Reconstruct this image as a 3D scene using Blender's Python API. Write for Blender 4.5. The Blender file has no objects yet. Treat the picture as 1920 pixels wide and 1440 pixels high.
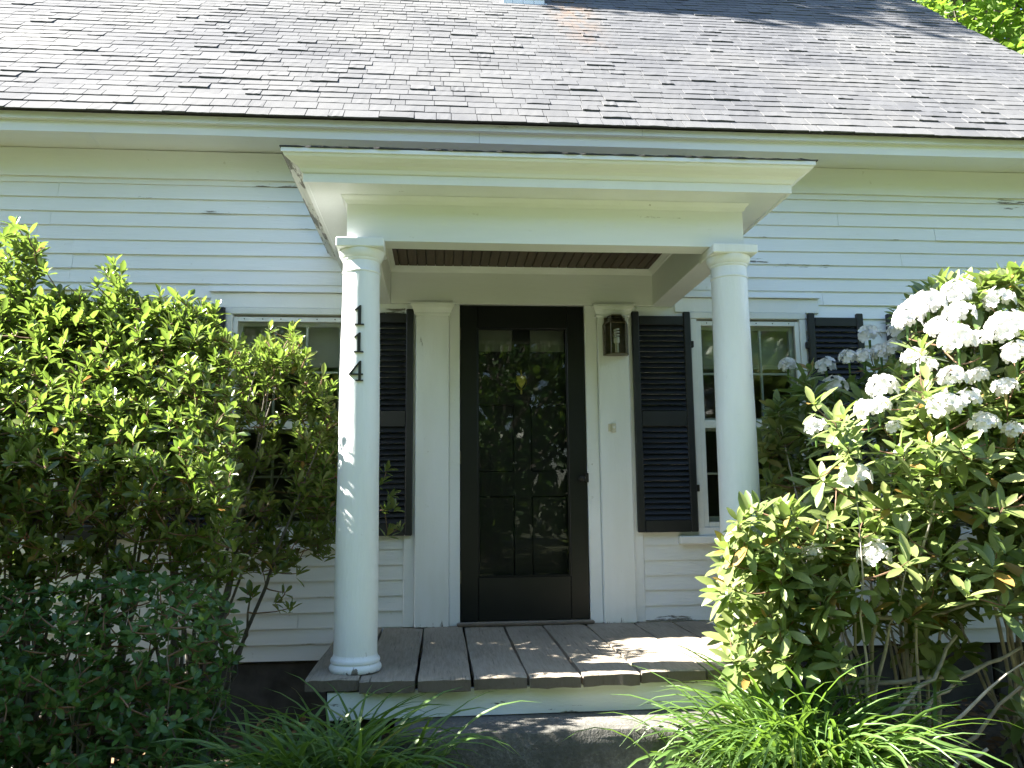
import bpy, math, random
import numpy as np
from mathutils import Vector, Matrix

rad = math.radians
random.seed(7); rng = np.random.default_rng(11)
sc = bpy.context.scene
col = sc.collection

# ------------------------------------------------------------------ camera
FPX = 1530.0                                   # focal length in pixels of the 1920 px wide photograph
PITCH, YAW, ROLL = rad(8.0), rad(5.0), rad(0.56)
CAM = np.array([0.0, -5.29, 0.785])
_F = np.array([math.sin(YAW)*math.cos(PITCH), math.cos(YAW)*math.cos(PITCH), math.sin(PITCH)])
_R0 = np.array([math.cos(YAW), -math.sin(YAW), 0.0]); _U0 = np.cross(_R0, _F)
_R = _R0*math.cos(ROLL) - _U0*math.sin(ROLL); _U = _U0*math.cos(ROLL) + _R0*math.sin(ROLL)
cd = bpy.data.cameras.new('camera'); cam = bpy.data.objects.new('camera', cd); col.objects.link(cam)
cd.sensor_width = 36.0; cd.lens = 36.0*FPX/1920.0; cd.clip_start = 0.05; cd.clip_end = 1000.0
M = Matrix(((_R[0], _U[0], -_F[0], CAM[0]), (_R[1], _U[1], -_F[1], CAM[1]), (_R[2], _U[2], -_F[2], CAM[2]), (0, 0, 0, 1)))
cam.matrix_world = M
sc.camera = cam

# ------------------------------------------------------------------ sky, sun, exposure
SUN_E, SUN_A = rad(43.0), rad(3.6)             # elevation; degrees behind the plane of the front wall (sun on the left)
SUN = Vector((-math.cos(SUN_E)*math.cos(SUN_A), math.cos(SUN_E)*math.sin(SUN_A), math.sin(SUN_E)))
w = bpy.data.worlds.new('World'); sc.world = w; w.use_nodes = True
nt = w.node_tree; nt.nodes.clear()
sky = nt.nodes.new('ShaderNodeTexSky'); sky.sky_type = 'NISHITA'; sky.sun_disc = False; sky.ozone_density = 2.0; sky.dust_density = .6
sky.sun_elevation = SUN_E; sky.sun_rotation = math.atan2(SUN.x, SUN.y) % (2*math.pi)
bg = nt.nodes.new('ShaderNodeBackground'); bg.inputs['Strength'].default_value = 0.058
wo = nt.nodes.new('ShaderNodeOutputWorld')
nt.links.new(sky.outputs[0], bg.inputs[0]); nt.links.new(bg.outputs[0], wo.inputs[0])
sl = bpy.data.lights.new('sun', 'SUN'); sl.energy = 5.0; sl.angle = rad(0.53); sl.color = (1.0, 0.95, 0.86)
so = bpy.data.objects.new('sun', sl); col.objects.link(so)
so.rotation_euler = SUN.to_track_quat('Z', 'Y').to_euler(); so.location = (-20, 2, 20)
vs = sc.view_settings; vs.view_transform = 'Standard'; vs.look = 'None'; vs.exposure = 3.0; vs.gamma = 1.0
vs.use_curve_mapping = False
sc.render.engine = 'CYCLES'; sc.cycles.use_denoising = True
sc.cycles.max_bounces = 8; sc.cycles.transparent_max_bounces = 12; sc.cycles.caustics_reflective = False
sc.cycles.caustics_refractive = False; sc.cycles.sample_clamp_indirect = 6.0

# ------------------------------------------------------------------ pixel helpers (a pixel gives only a direction)
def ray(x, y): return _F + _R*(x-960)/FPX - _U*(y-720)/FPX
def onY(x, y, Y):
    d = ray(x, y); return CAM + d*((Y-CAM[1])/d[1])

# ------------------------------------------------------------------ materials
class NT:
    def __init__(s, name):
        s.m = bpy.data.materials.new(name); s.m.use_nodes = True
        s.t = s.m.node_tree; s.t.nodes.clear()
        s.out = s.n('ShaderNodeOutputMaterial'); s.p = s.n('ShaderNodeBsdfPrincipled')
        s.l(s.p.outputs[0], s.out.inputs[0])
    def n(s, ty, **kw):
        k = s.t.nodes.new(ty)
        for a, b in kw.items(): setattr(k, a, b)
        return k
    def l(s, a, b): s.t.links.new(a, b)
    def pos(s, scale=(1, 1, 1)):
        g = s.n('ShaderNodeNewGeometry'); mp = s.n('ShaderNodeMapping'); mp.inputs['Scale'].default_value = scale
        s.l(g.outputs['Position'], mp.inputs[0]); return mp.outputs[0]
    def noise(s, scale, stretch=(1, 1, 1), detail=4, rough=0.55, vec=None):
        t = s.n('ShaderNodeTexNoise'); t.inputs['Scale'].default_value = scale
        t.inputs['Detail'].default_value = detail; t.inputs['Roughness'].default_value = rough
        s.l(vec or s.pos(stretch), t.inputs['Vector']); return t.outputs['Fac']
    def ramp(s, fac, stops):
        r = s.n('ShaderNodeValToRGB'); e = r.color_ramp.elements
        while len(e) < len(stops): e.new(0.5)
        for i, (p, c) in enumerate(stops):
            e[i].position = p; e[i].color = (c, c, c, 1) if isinstance(c, (int, float)) else (*c, 1)
        s.l(fac, r.inputs[0]); return r.outputs[0]
    def mix(s, fac, a, b, mode='MIX'):
        m = s.n('ShaderNodeMix', data_type='RGBA', blend_type=mode)
        for i, v in ((0, fac), (6, a), (7, b)):
            if isinstance(v, (int, float)): m.inputs[i].default_value = v
            elif isinstance(v, tuple): m.inputs[i].default_value = (*v, 1)
            else: s.l(v, m.inputs[i])
        return m.outputs[2]
    def math(s, op, a, b=0.0):
        m = s.n('ShaderNodeMath', operation=op)
        for i, v in ((0, a), (1, b)):
            if isinstance(v, (int, float)): m.inputs[i].default_value = v
            else: s.l(v, m.inputs[i])
        return m.outputs[0]
    def bump(s, h, strength, dist=0.004, nrm=None):
        b = s.n('ShaderNodeBump'); b.inputs['Strength'].default_value = strength; b.inputs['Distance'].default_value = dist
        s.l(h, b.inputs['Height'])
        if nrm is not None: s.l(nrm, b.inputs['Normal'])
        s.l(b.outputs[0], s.p.inputs['Normal']); return b.outputs[0]
    def base(s, c):
        if isinstance(c, tuple): s.p.inputs['Base Color'].default_value = (*c, 1)
        else: s.l(c, s.p.inputs['Base Color'])
    def rough(s, v):
        if isinstance(v, (int, float)): s.p.inputs['Roughness'].default_value = v
        else: s.l(v, s.p.inputs['Roughness'])

def white_paint(name, stretch=(1, 1, 1), peel=0.0, foot=0.0, c0=(.79, .81, .83), c1=(.70, .72, .72), rough=.5, crack=1.0):
    k = NT(name)
    big = k.noise(2.3, stretch, 5); fine = k.noise(55, stretch, 4, .7)
    c = k.mix(k.ramp(big, [(.35, 0.0), (.72, 1.0)]), c0, c1)
    spots = k.ramp(k.noise(18, (1, 1, 1), 3, .6), [(.71, 0.0), (.76, 1.0)])
    c = k.mix(k.math('MULTIPLY', spots, .35), c, (.42, .41, .36))
    fl = k.ramp(k.noise(31, tuple(a*b for a, b in zip(stretch, (1, 1, 1.6))), 6, .75), [(.66, 0.0), (.70, 1.0)])
    c = k.mix(k.math('MULTIPLY', fl, .30*crack), c, (.45, .44, .40))
    if peel:
        eg = k.n('ShaderNodeAttribute', attribute_name='edge'); pw = k.math('MULTIPLY', k.math('POWER', eg.outputs['Fac'], 7.0), .060)
        if foot:                              # paint lost where splashed at the foot
            sz = k.n('ShaderNodeSeparateXYZ'); k.l(k.pos(), sz.inputs[0]); pw = k.math('ADD', pw, k.math('MULTIPLY', k.ramp(sz.outputs[2], [(0.0, 1.0), (.055, .25), (.22, 0.0)]), foot))
            c = k.mix(k.math('MULTIPLY', k.ramp(k.noise(7, (1, 1, .2), 6), [(.42, 0.0), (.72, 1.0)]), .28), c, (.55, .56, .50))
        msk = k.ramp(k.math('ADD', k.noise(9, stretch, 9, .72), pw), [(.74-peel, 0.0), (.765-peel, 1.0)])
        c = k.mix(msk, c, (.16, .145, .125)); h = k.math('SUBTRACT', fine, msk)
    else: h = fine
    k.base(c); k.rough(rough); k.bump(k.math('ADD', h, k.math('MULTIPLY', fl, -.8)), .45, .004)
    return k.m

M_clap = white_paint('clapboard paint', (.12, 1, 1), .085)
M_trim = white_paint('trim paint', (1, 1, 1), .045)
M_trimx = white_paint('long trim paint', (.15, 1, 1), .07, 0.0, (.79, .81, .83), (.68, .695, .68))
M_column = white_paint('column paint', (1.6, 1.6, .35), .065, .17, (.80, .82, .835), (.74, .755, .755), .42)
M_riser = white_paint('peeling riser paint', (.35, 1, 1.6), .150, 0.0, (.78, .79, .77), (.62, .63, .58))
M_peel = white_paint('weathered return paint', (1.5, .25, 1.5), .235, 0.0, (.70, .70, .68), (.55, .54, .50))
M_sash = white_paint('sash paint', (1, 1, 1), .02, 0.0, (.74, .76, .75), (.62, .64, .62), .4)

def plain(name, c, rough=.5, metal=0.0, var=.25, scale=12, bump=.15, spec=None):
    k = NT(name); n = k.noise(scale, (1, 1, 1), 5)
    k.base(k.mix(k.ramp(n, [(.3, 0.0), (.7, 1.0)]), c, tuple(x*(1-var) for x in c)))
    k.rough(rough); k.p.inputs['Metallic'].default_value = metal
    if spec is not None: k.p.inputs['Specular IOR Level'].default_value = spec
    if bump: k.bump(k.noise(scale*8), bump, .002)
    return k.m
M_shutter = plain('black green shutter paint', (.013, .0155, .0175), .45, 0, .4, 9, .2, .4)
M_door = plain('black door paint', (.0065, .0075, .0078), .36, 0, .3, 6, .1, .3)
M_idoor = plain('black inner door paint', (.0035, .0040, .0042), .45, 0, .3, 6, .1, .2)
M_numeral = plain('black metal numeral', (.012, .012, .012), .35, 0, .3, 30)
M_brass = plain('aged brass', (.13, .105, .06), .40, .8, .4, 40)
M_gold = plain('polished brass', (.42, .31, .10), .30, 1.0, .25, 40)
M_iron = plain('dark hardware', (.03, .028, .025), .5, .6, .4, 40)
M_bulb = plain('white bulb glass', (.82, .82, .80), .3, 0, .05, 20, 0)
M_bell = plain('aged ivory plastic', (.62, .58, .46), .45, 0, .15, 60, .05)
M_roller = plain('roller shade cloth', (.46, .45, .39), .9, 0, .12, 3, .1)
M_inside = plain('dim interior plaster', (.30, .28, .25), .9, 0, .2, 2, 0)
M_dark = plain('old foundation stone', (.085, .080, .072), .95, 0, .6, 7, .8)
M_tar = plain('tar roofing', (.045, .045, .047), .85, 0, .5, 20, .6)
M_lite = plain('curtained door lite', (.16, .16, .15), .3, 0, .3, 5, 0)

def glass(name, tint=(.93, .96, .95), f0=1.5):
    k = NT(name); k.t.nodes.remove(k.p)
    tr = k.n('ShaderNodeBsdfTransparent'); tr.inputs[0].default_value = (*tint, 1)
    gl = k.n('ShaderNodeBsdfGlossy'); gl.inputs['Roughness'].default_value = .015
    b = k.n('ShaderNodeBump'); b.inputs['Strength'].default_value = .06; b.inputs['Distance'].default_value = .02
    k.l(k.noise(3.5, (1, 1, 1), 1), b.inputs['Height']); k.l(b.outputs[0], gl.inputs['Normal'])
    fr = k.n('ShaderNodeFresnel'); fr.inputs[0].default_value = f0
    mx = k.n('ShaderNodeMixShader'); k.l(fr.outputs[0], mx.inputs[0]); k.l(tr.outputs[0], mx.inputs[1]); k.l(gl.outputs[0], mx.inputs[2])
    k.l(mx.outputs[0], k.out.inputs[0]); return k.m
M_glass = glass('window glass', f0=1.45)
M_lglass = glass('lantern glass', (.90, .90, .86))

def wood_deck():
    k = NT('weathered deck wood')
    oi = k.n('ShaderNodeObjectInfo')
    grain = k.noise(9, (9, .7, 4), 8, .7); fine = k.noise(40, (7, .35, 3), 5, .7); patch = k.noise(3.2, (1, .6, 1), 4)
    c = k.ramp(grain, [(.25, (.13, .105, .08)), (.5, (.26, .225, .175)), (.75, (.38, .33, .27))])
    c = k.mix(k.ramp(patch, [(.35, 0.0), (.7, .55)]), c, (.40, .35, .28))
    crk = k.ramp(k.noise(11, (8, .22, 2), 8, .78), [(.60, 0.0), (.64, 1.0)])
    c = k.mix(k.math('MULTIPLY', crk, .9), c, (.025, .02, .016))
    c = k.mix(k.math('MULTIPLY', oi.outputs['Random'], .25), c, (.22, .18, .14))
    gm = k.n('ShaderNodeNewGeometry'); sx = k.n('ShaderNodeSeparateXYZ'); k.l(gm.outputs['True Normal'], sx.inputs[0])
    c = k.mix(k.ramp(k.math('MULTIPLY', sx.outputs[1], -1.0), [(.55, 0.0), (.75, .8)]), c, (.085, .062, .042))   # dark end grain
    k.base(c); k.rough(.82)
    k.bump(k.math('SUBTRACT', k.math('ADD', grain, k.math('MULTIPLY', fine, .5)), k.math('MULTIPLY', crk, .9)), .55, .005)
    return k.m
M_deck = wood_deck()
def ceil_wood():
    k = NT('varnished ceiling board'); oi = k.n('ShaderNodeObjectInfo')
    g = k.noise(12, (8, .6, 3), 6)
    c = k.ramp(g, [(.3, (.050, .030, .021)), (.7, (.105, .064, .045))])
    c = k.mix(k.math('MULTIPLY', oi.outputs['Random'], .5), c, (.055, .035, .026))
    k.base(c); k.rough(.55); k.bump(g, .3, .002); return k.m
M_ceil = ceil_wood()
def shingle_mat():
    k = NT('grey asphalt shingle'); oi = k.n('ShaderNodeObjectInfo')
    at = k.n('ShaderNodeAttribute', attribute_name='tint')
    r = k.math('ADD', oi.outputs['Random'], at.outputs['Fac'])
    r = k.math('FRACT', r)
    gran = k.noise(420, (1, 1, 1), 2, .6); big = k.noise(.9, (1, 1, 1), 5)
    c = k.mix(r, (.086, .089, .098), (.120, .123, .132))
    c = k.mix(k.ramp(gran, [(.35, .55), (.65, 0.0)]), c, (.07, .07, .073))
    c = k.mix(k.ramp(big, [(.4, 0.0), (.75, .4)]), c, (.19, .187, .176))
    sep = k.n('ShaderNodeSeparateXYZ'); g = k.n('ShaderNodeNewGeometry'); k.l(g.outputs['Position'], sep.inputs[0])
    dx = k.math('ABSOLUTE', k.math('SUBTRACT', sep.outputs[0], 1.22))
    st = k.math('MULTIPLY', k.ramp(dx, [(0.0, 1.0), (.28, 0.0)]), k.ramp(k.noise(4, (3, 1, 1), 5), [(.4, 0.0), (.65, .75)]))
    st = k.math('MULTIPLY', st, k.ramp(k.math('MULTIPLY', sep.outputs[2], .1), [(.42, 0.0), (.54, 1.0)]))
    c = k.mix(st, c, (.19, .115, .065))
    k.base(c); k.rough(.95); k.bump(gran, .5, .0015); k.p.inputs['Specular IOR Level'].default_value = .2
    return k.m
M_shingle = shingle_mat()
def stone_mat():
    k = NT('lichened granite step')
    a = k.noise(60, (1, 1, 1), 3, .7); b = k.noise(5, (1, 1, 1), 6, .65)
    c = k.ramp(a, [(.3, (.085, .08, .072)), (.55, (.15, .142, .130)), (.75, (.26, .25, .23))])
    c = k.mix(k.ramp(b, [(.38, 0.0), (.62, .75)]), c, (.055, .055, .045))
    li = k.ramp(k.noise(11, (1, 1, 1), 7, .7), [(.64, 0.0), (.68, 1.0)])
    c = k.mix(k.math('MULTIPLY', li, .6), c, (.36, .36, .32))
    k.base(c); k.rough(.92); k.bump(k.math('ADD', a, b), .9, .008); return k.m
M_stone = stone_mat()
def ground_mat():
    k = NT('mulch bed and lawn')
    sep = k.n('ShaderNodeSeparateXYZ'); g = k.n('ShaderNodeNewGeometry'); k.l(g.outputs['Position'], sep.inputs[0])
    edge = k.math('ADD', sep.outputs[1], k.math('MULTIPLY', k.noise(1.5), 1.2))
    bed = k.ramp(k.math('ADD', k.math('MULTIPLY', edge, .25), .95), [(.30, 0.0), (.36, 1.0)])
    n = k.noise(30, (1, 1, 1), 7, .7)
    soil = k.ramp(n, [(.3, (.03, .022, .015)), (.7, (.11, .085, .06))])
    lawn = k.ramp(k.noise(14, (1, 1, 1), 8, .75), [(.3, (.055, .068, .030)), (.7, (.105, .115, .062))])
    k.base(k.mix(bed, lawn, soil)); k.rough(.95); k.bump(n, 1.0, .02); return k.m
M_ground = ground_mat()

def leaf_mat(name, dark, light, back, rough=.34, trans=.28, tcol=(.30, .50, .05), spec=.5, old=None):
    k = NT(name)
    at = k.n('ShaderNodeAttribute', attribute_name='tint'); oi = k.n('ShaderNodeObjectInfo')
    r = k.math('FRACT', k.math('ADD', at.outputs['Fac'], oi.outputs['Random']))
    c = k.mix(r, dark, light)
    if old is not None: c = k.mix(k.ramp(r, [(.965, 0.0), (.975, 1.0)]), c, old)
    c = k.mix(k.ramp(k.noise(35, (1, 1, 1), 3), [(.4, 0.0), (.8, .25)]), c, tuple(x*.6 for x in dark))
    g = k.n('ShaderNodeNewGeometry')
    c = k.mix(k.math('MULTIPLY', g.outputs['Backfacing'], .75), c, back)
    k.base(c); k.rough(rough); k.p.inputs['Specular IOR Level'].default_value = spec
    tl = k.n('ShaderNodeBsdfTranslucent'); k.l(k.mix(.35, tcol, c), tl.inputs[0])
    mx = k.n('ShaderNodeMixShader'); mx.inputs[0].default_value = trans
    k.l(k.p.outputs[0], mx.inputs[1]); k.l(tl.outputs[0], mx.inputs[2]); k.l(mx.outputs[0], k.out.inputs[0])
    return k.m
M_leafA = leaf_mat('glossy shrub leaf', (.042, .082, .018), (.175, .205, .048), (.20, .22, .09), .22, .32, old=(.28, .14, .04))
M_leafB = leaf_mat('dark shrub leaf', (.030, .082, .016), (.075, .155, .034), (.10, .16, .06), .38, .28)
M_leafC = leaf_mat('rhododendron leaf', (.095, .145, .042), (.26, .29, .105), (.22, .25, .12), .36, .27, old=(.30, .17, .05))
M_maple = leaf_mat('maple leaf', (.080, .165, .016), (.19, .30, .034), (.14, .20, .06), .45, .42, (.34, .55, .04))
M_blade = leaf_mat('daylily blade', (.050, .115, .022), (.11, .19, .04), (.09, .16, .04), .40, .32, (.28, .48, .05), old=(.30, .22, .09))
M_petal = leaf_mat('white petal', (.80, .80, .78), (.84, .83, .82), (.80, .79, .76), .6, .35, (.80, .80, .78), .2)
M_litter = leaf_mat('dead leaf', (.10, .06, .03), (.26, .17, .09), (.22, .15, .09), .8, .1, (.3, .18, .08), .2)
M_bud = plain('russet bud', (.26, .09, .035), .6, 0, .4, 60, .2)
M_twig = plain('reddish brown twig', (.20, .115, .065), .8, 0, .5, 14, .5)
M_bark = plain('grey lichened bark', (.17, .155, .125), .9, 0, .6, 18, .8)
M_pale = plain('pale grey stem bark', (.50, .46, .41), .85, 0, .45, 18, .6)

# ------------------------------------------------------------------ scene graph helpers
def tag(o, label=None, cat=None, group=None, kind=None):
    if label: o['label'] = label
    if cat: o['category'] = cat
    if group: o['group'] = group
    if kind: o['kind'] = kind
    return o
def adopt(o, parent):
    if parent is None: return o
    o.parent = parent
    if parent.type == 'EMPTY': o.matrix_parent_inverse = Matrix.Translation(-Vector(parent.location))
    return o
def thing(name, label, cat, loc=(0, 0, 0), group=None):
    o = bpy.data.objects.new(name, None); o.location = loc; o.empty_display_size = .2
    col.objects.link(o); return tag(o, label, cat, group)
def fastmesh(name, verts, tris, mat, smooth=False, tint=None):
    """triangle mesh from numpy arrays"""
    me = bpy.data.meshes.new(name); nv, nf = len(verts), len(tris)
    me.vertices.add(nv); me.vertices.foreach_set('co', np.ascontiguousarray(verts, dtype=np.float32).ravel())
    me.loops.add(nf*3); me.loops.foreach_set('vertex_index', np.ascontiguousarray(tris, dtype=np.int32).ravel())
    me.polygons.add(nf); me.polygons.foreach_set('loop_start', np.arange(0, nf*3, 3, dtype=np.int32))
    me.polygons.foreach_set('loop_total', np.full(nf, 3, dtype=np.int32))
    me.update(calc_edges=True)
    me.polygons.foreach_set('use_smooth', np.full(nf, bool(smooth)))
    if tint is not None:
        a = me.attributes.new('tint', 'FLOAT', 'POINT'); a.data.foreach_set('value', np.ascontiguousarray(tint, dtype=np.float32))
    me.materials.append(mat); return me
def link(name, me, parent=None):
    o = bpy.data.objects.new(name, me); col.objects.link(o); return adopt(o, parent)

class MB:
    def __init__(s): s.v = []; s.f = []
    def add(s, vs, fs):
        b = len(s.v); s.v += [tuple(v) for v in vs]; s.f += [tuple(i+b for i in f) for f in fs]; return s
    def box(s, x0, x1, y0, y1, z0, z1, b=.003, fn=None):
        """box with chamfered edges"""
        b = min(b, .45*min(abs(x1-x0), abs(y1-y0), abs(z1-z0)))
        lo = (x0, y0, z0); hi = (x1, y1, z1); V = {}; vs = []
        for i in range(8):
            sg = [(i >> a) & 1 for a in range(3)]
            for a in range(3):
                p = [(hi[d]-b if sg[d] else lo[d]+b) for d in range(3)]; p[a] = hi[a] if sg[a] else lo[a]
                V[(i, a)] = len(vs); vs.append(fn(*p) if fn else tuple(p))
        fs = []
        for a in range(3):
            o1, o2 = [d for d in range(3) if d != a]
            for sd in (0, 1):
                c = [(sd << a) | (u << o1) | (v << o2) for u, v in ((0, 0), (1, 0), (1, 1), (0, 1))]
                f = [V[(k, a)] for k in c]; fs.append(f if (sd == 1) == ((o1, o2) in ((0, 1), (1, 2))) or (a == 1 and sd == 0) else f[::-1])
        for a in range(3):                       # edges along axis a
            o1, o2 = [d for d in range(3) if d != a]
            for u in (0, 1):
                for v in (0, 1):
                    c0 = (u << o1) | (v << o2); c1 = c0 | (1 << a)
                    fs.append([V[(c0, o1)], V[(c1, o1)], V[(c1, o2)], V[(c0, o2)]])
        for i in range(8): fs.append([V[(i, 0)], V[(i, 1)], V[(i, 2)]])
        return s.add(vs, fs)
    def hexa(s, p):
        """8 corners: bottom ring 0-3, top ring 4-7"""
        return s.add(p, [(3, 2, 1, 0), (4, 5, 6, 7), (0, 1, 5, 4), (1, 2, 6, 5), (2, 3, 7, 6), (3, 0, 4, 7)])
    def prism(s, pts, f0, f1):
        """outline pts mapped to the two end faces by f0, f1"""
        n = len(pts)
        return s.add([f0(*p) for p in pts]+[f1(*p) for p in pts], [tuple(range(n))[::-1], tuple(range(n, 2*n))]+[(i, (i+1) % n, n+(i+1) % n, n+i) for i in range(n)])
    def lathe(s, prof, c, n=48, fn=None):
        vs = []
        for r, z in prof:
            for k in range(n):
                a = 2*math.pi*k/n; p = (c[0]+r*math.cos(a), c[1]+r*math.sin(a), c[2]+z); vs.append(fn(*p) if fn else p)
        m = len(prof); fs = [(j*n+k, j*n+(k+1) % n, (j+1)*n+(k+1) % n, (j+1)*n+k) for j in range(m-1) for k in range(n)]
        fs += [tuple(range(n))[::-1], tuple(range((m-1)*n, m*n))]
        return s.add(vs, fs)
    def tube(s, pts, radii, n=6, cap=True):
        P = [Vector(p) for p in pts]; vs = []
        up = Vector((.3, .2, 1)).normalized(); prev = None
        for i, p in enumerate(P):
            d = (P[min(i+1, len(P)-1)]-P[max(i-1, 0)]).normalized()
            e = d.cross(up if abs(d.dot(up)) < .95 else Vector((1, 0, 0))).normalized() if prev is None else (prev-d*prev.dot(d)).normalized()
            prev = e; g = d.cross(e); r = radii[i] if hasattr(radii, '__len__') else radii
            for k in range(n):
                a = 2*math.pi*k/n; vs.append(p+(e*math.cos(a)+g*math.sin(a))*r)
        m = len(P); fs = [(j*n+k, j*n+(k+1) % n, (j+1)*n+(k+1) % n, (j+1)*n+k) for j in range(m-1) for k in range(n)]
        if cap: fs += [tuple(range(n))[::-1], tuple(range((m-1)*n, m*n))]
        return s.add(vs, fs)
    def mesh(s, name, mat, smooth=False, fix=True):
        me = bpy.data.meshes.new(name); me.from_pydata(s.v, [], s.f); me.update()
        if fix:
            import bmesh
            bm = bmesh.new(); bm.from_mesh(me); bmesh.ops.recalc_face_normals(bm, faces=bm.faces); bm.to_mesh(me); bm.free()
        if smooth:
            me.polygons.foreach_set('use_smooth', np.ones(len(me.polygons), dtype=bool))
            try: me.set_sharp_from_angle(angle=rad(35))
            except Exception: pass
        me.materials.append(mat); return me
    def build(s, name, mat, parent=None, smooth=False, fix=True): return link(name, s.mesh(name, mat, smooth, fix), parent)
def cbox(name, mat, parent, x0, x1, y0, y1, z0, z1, b=.003): return MB().box(x0, x1, y0, y1, z0, z1, b).build(name, mat, parent)
def wob(s, f, x): return math.sin(x*f+s)*.5+math.sin(x*f*2.3+s*1.7)*.3+math.sin(x*f*5.1+s*.6)*.2

# ================================================================== GROUND
def gz(x, y):
    return -.56-.055*max(0.0, min(8.0, -1.6-y))-.0*x
gx = np.concatenate([[-200, -90, -40, -20, -12], np.linspace(-8, 8, 33), [12, 20, 40, 90, 200]])
gy = np.concatenate([[-200, -90, -40, -22, -14], np.linspace(-10, 4, 29), [8, 14, 24, 40, 90, 200]])
gv = np.array([(x, y, gz(x, y)+(.02*wob(x, 2.1, y*1.3) if abs(x) < 9 else 0)) for y in gy for x in gx])
W = len(gx); gt = []
for j in range(len(gy)-1):
    for i in range(W-1):
        a = j*W+i; gt += [(a, a+1, a+W+1), (a, a+W+1, a+W)]
tag(link('ground', fastmesh('ground', gv, gt, M_ground, True)), kind='structure')

# ================================================================== HOUSE
house = thing('house', 'white clapboard house with grey shingle roof and black shutters', 'house', (0, 3.9, -.56))
XL, XR, YB = -6.5, 4.95, 8.2
Z0, ZF, ZS = -.184, 2.88, 3.07                 # bottom of siding, bottom of frieze, soffit
WIN = [(-2.72, 'far'), (-.975, 'L'), (2.07, 'R'), (3.835, 'far')]
GH, GZ0, GZ1 = .327, .61, 1.93                 # half width and height of the glazed part
openings = [(c-GH-.03, c+GH+.03, GZ0-.04, GZ1+.03) for c, _ in WIN]+[(.115, .95, -.19, 2.055)]
# sheathing with openings
xs = sorted({XL, XR, *[o[0] for o in openings], *[o[1] for o in openings]}); zs = sorted({Z0, ZS, *[o[2] for o in openings if o[2] > Z0], *[o[3] for o in openings]})
mb = MB()
for i in range(len(xs)-1):
    for j in range(len(zs)-1):
        cx, cz = (xs[i]+xs[i+1])/2, (zs[j]+zs[j+1])/2
        if any(o[0] < cx < o[1] and o[2] < cz < o[3] for o in openings): continue
        mb.hexa([(xs[i], .002, zs[j]), (xs[i+1], .002, zs[j]), (xs[i+1], .10, zs[j]), (xs[i], .10, zs[j]), (xs[i], .002, zs[j+1]), (xs[i+1], .002, zs[j+1]), (xs[i+1], .10, zs[j+1]), (xs[i], .10, zs[j+1])])
mb.build('wall_sheathing', M_inside, house, fix=False)
mb = MB()
mb.box(XL, XL+.1, .101, YB, Z0, ZS, 0.001); mb.box(XR-.1, XR, .101, YB, Z0, ZS, .001); mb.box(XL+.1, XR-.1, YB-.1, YB, Z0, ZS, .001)
mb.box(XL+.1, XR-.1, .101, YB-.1, Z0, Z0+.1, .001); mb.box(XL+.1, XR-.1, .101, YB-.1, ZS-.12, ZS-.02, .001)
mb.box(XL+.1, XR-.1, 2.6, 2.7, Z0+.1, ZS-.12, .001)
mb.build('inner_shell', M_inside, house)
for xg in (XL, XR-.1):                         # gable ends
    MB().prism([(.0, ZS), (YB, ZS), (YB/2, 7.15)], lambda y, z: (xg, y, z), lambda y, z: (xg+.1, y, z)).build('gable_wall', M_clap, house)
# foundation
mb = MB(); x = XL
while x < XR:
    wd = random.uniform(.35, .8)
    mb.box(x, min(x+wd-.015, XR), .03+random.uniform(-.01, .02), .3, -.75, Z0-.002, .02); x += wd
mb.build('foundation', M_dark, house)

# clapboards, one object each
EXP = .0945; row = 0; z = Z0
while z < ZF:
    zt = z+EXP+.012
    x = XL
    while x < XR-.01:
        x1 = min(XR, x+random.uniform(1.6, 4.2))
        if XR-x1 < .5: x1 = XR
        segs = [(x, x1)]
        for o in openings:
            if o[2]-.06 < z+EXP*.5 < o[3]+.01:
                ns = []
                for a, b in segs:
                    if o[1] <= a or o[0] >= b: ns.append((a, b)); continue
                    if a < o[0]-.02: ns.append((a, o[0]))
                    if b > o[1]+.02: ns.append((o[1], b))
                segs = ns
        for a, b in segs:
            n = max(1, min(9, int((b-a)/.45))); vs = []; fs = []
            dz = random.uniform(-.0015, .0015); th = random.uniform(.015, .020)
            for i in range(n+1):
                xx = a+.0008+(b-a-.0016)*i/n
                zz = z+dz+.002*wob(row*1.7, 1.1, xx); t2 = th+.002*wob(row*.9+3, 2.3, xx)
                vs += [(xx, -t2, zz), (xx, -.0035, zt), (xx, .0015, zt), (xx, .0015, zz)]
            for i in range(n):
                k = 4*i
                fs += [(k, k+4, k+5, k+1), (k+1, k+5, k+6, k+2), (k+3, k+7, k+4, k)]
            fs += [(0, 1, 2, 3), (4*n+3, 4*n+2, 4*n+1, 4*n)]
            o = MB().add(vs, fs).build('clapboard', M_clap, house, fix=False)
            at_ = o.data.attributes.new('edge', 'FLOAT', 'POINT'); at_.data.foreach_set('value', np.tile(np.array([1, 0, 0, 1], np.float32), n+1))
        x = x1
    z += EXP; row += 1

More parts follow.
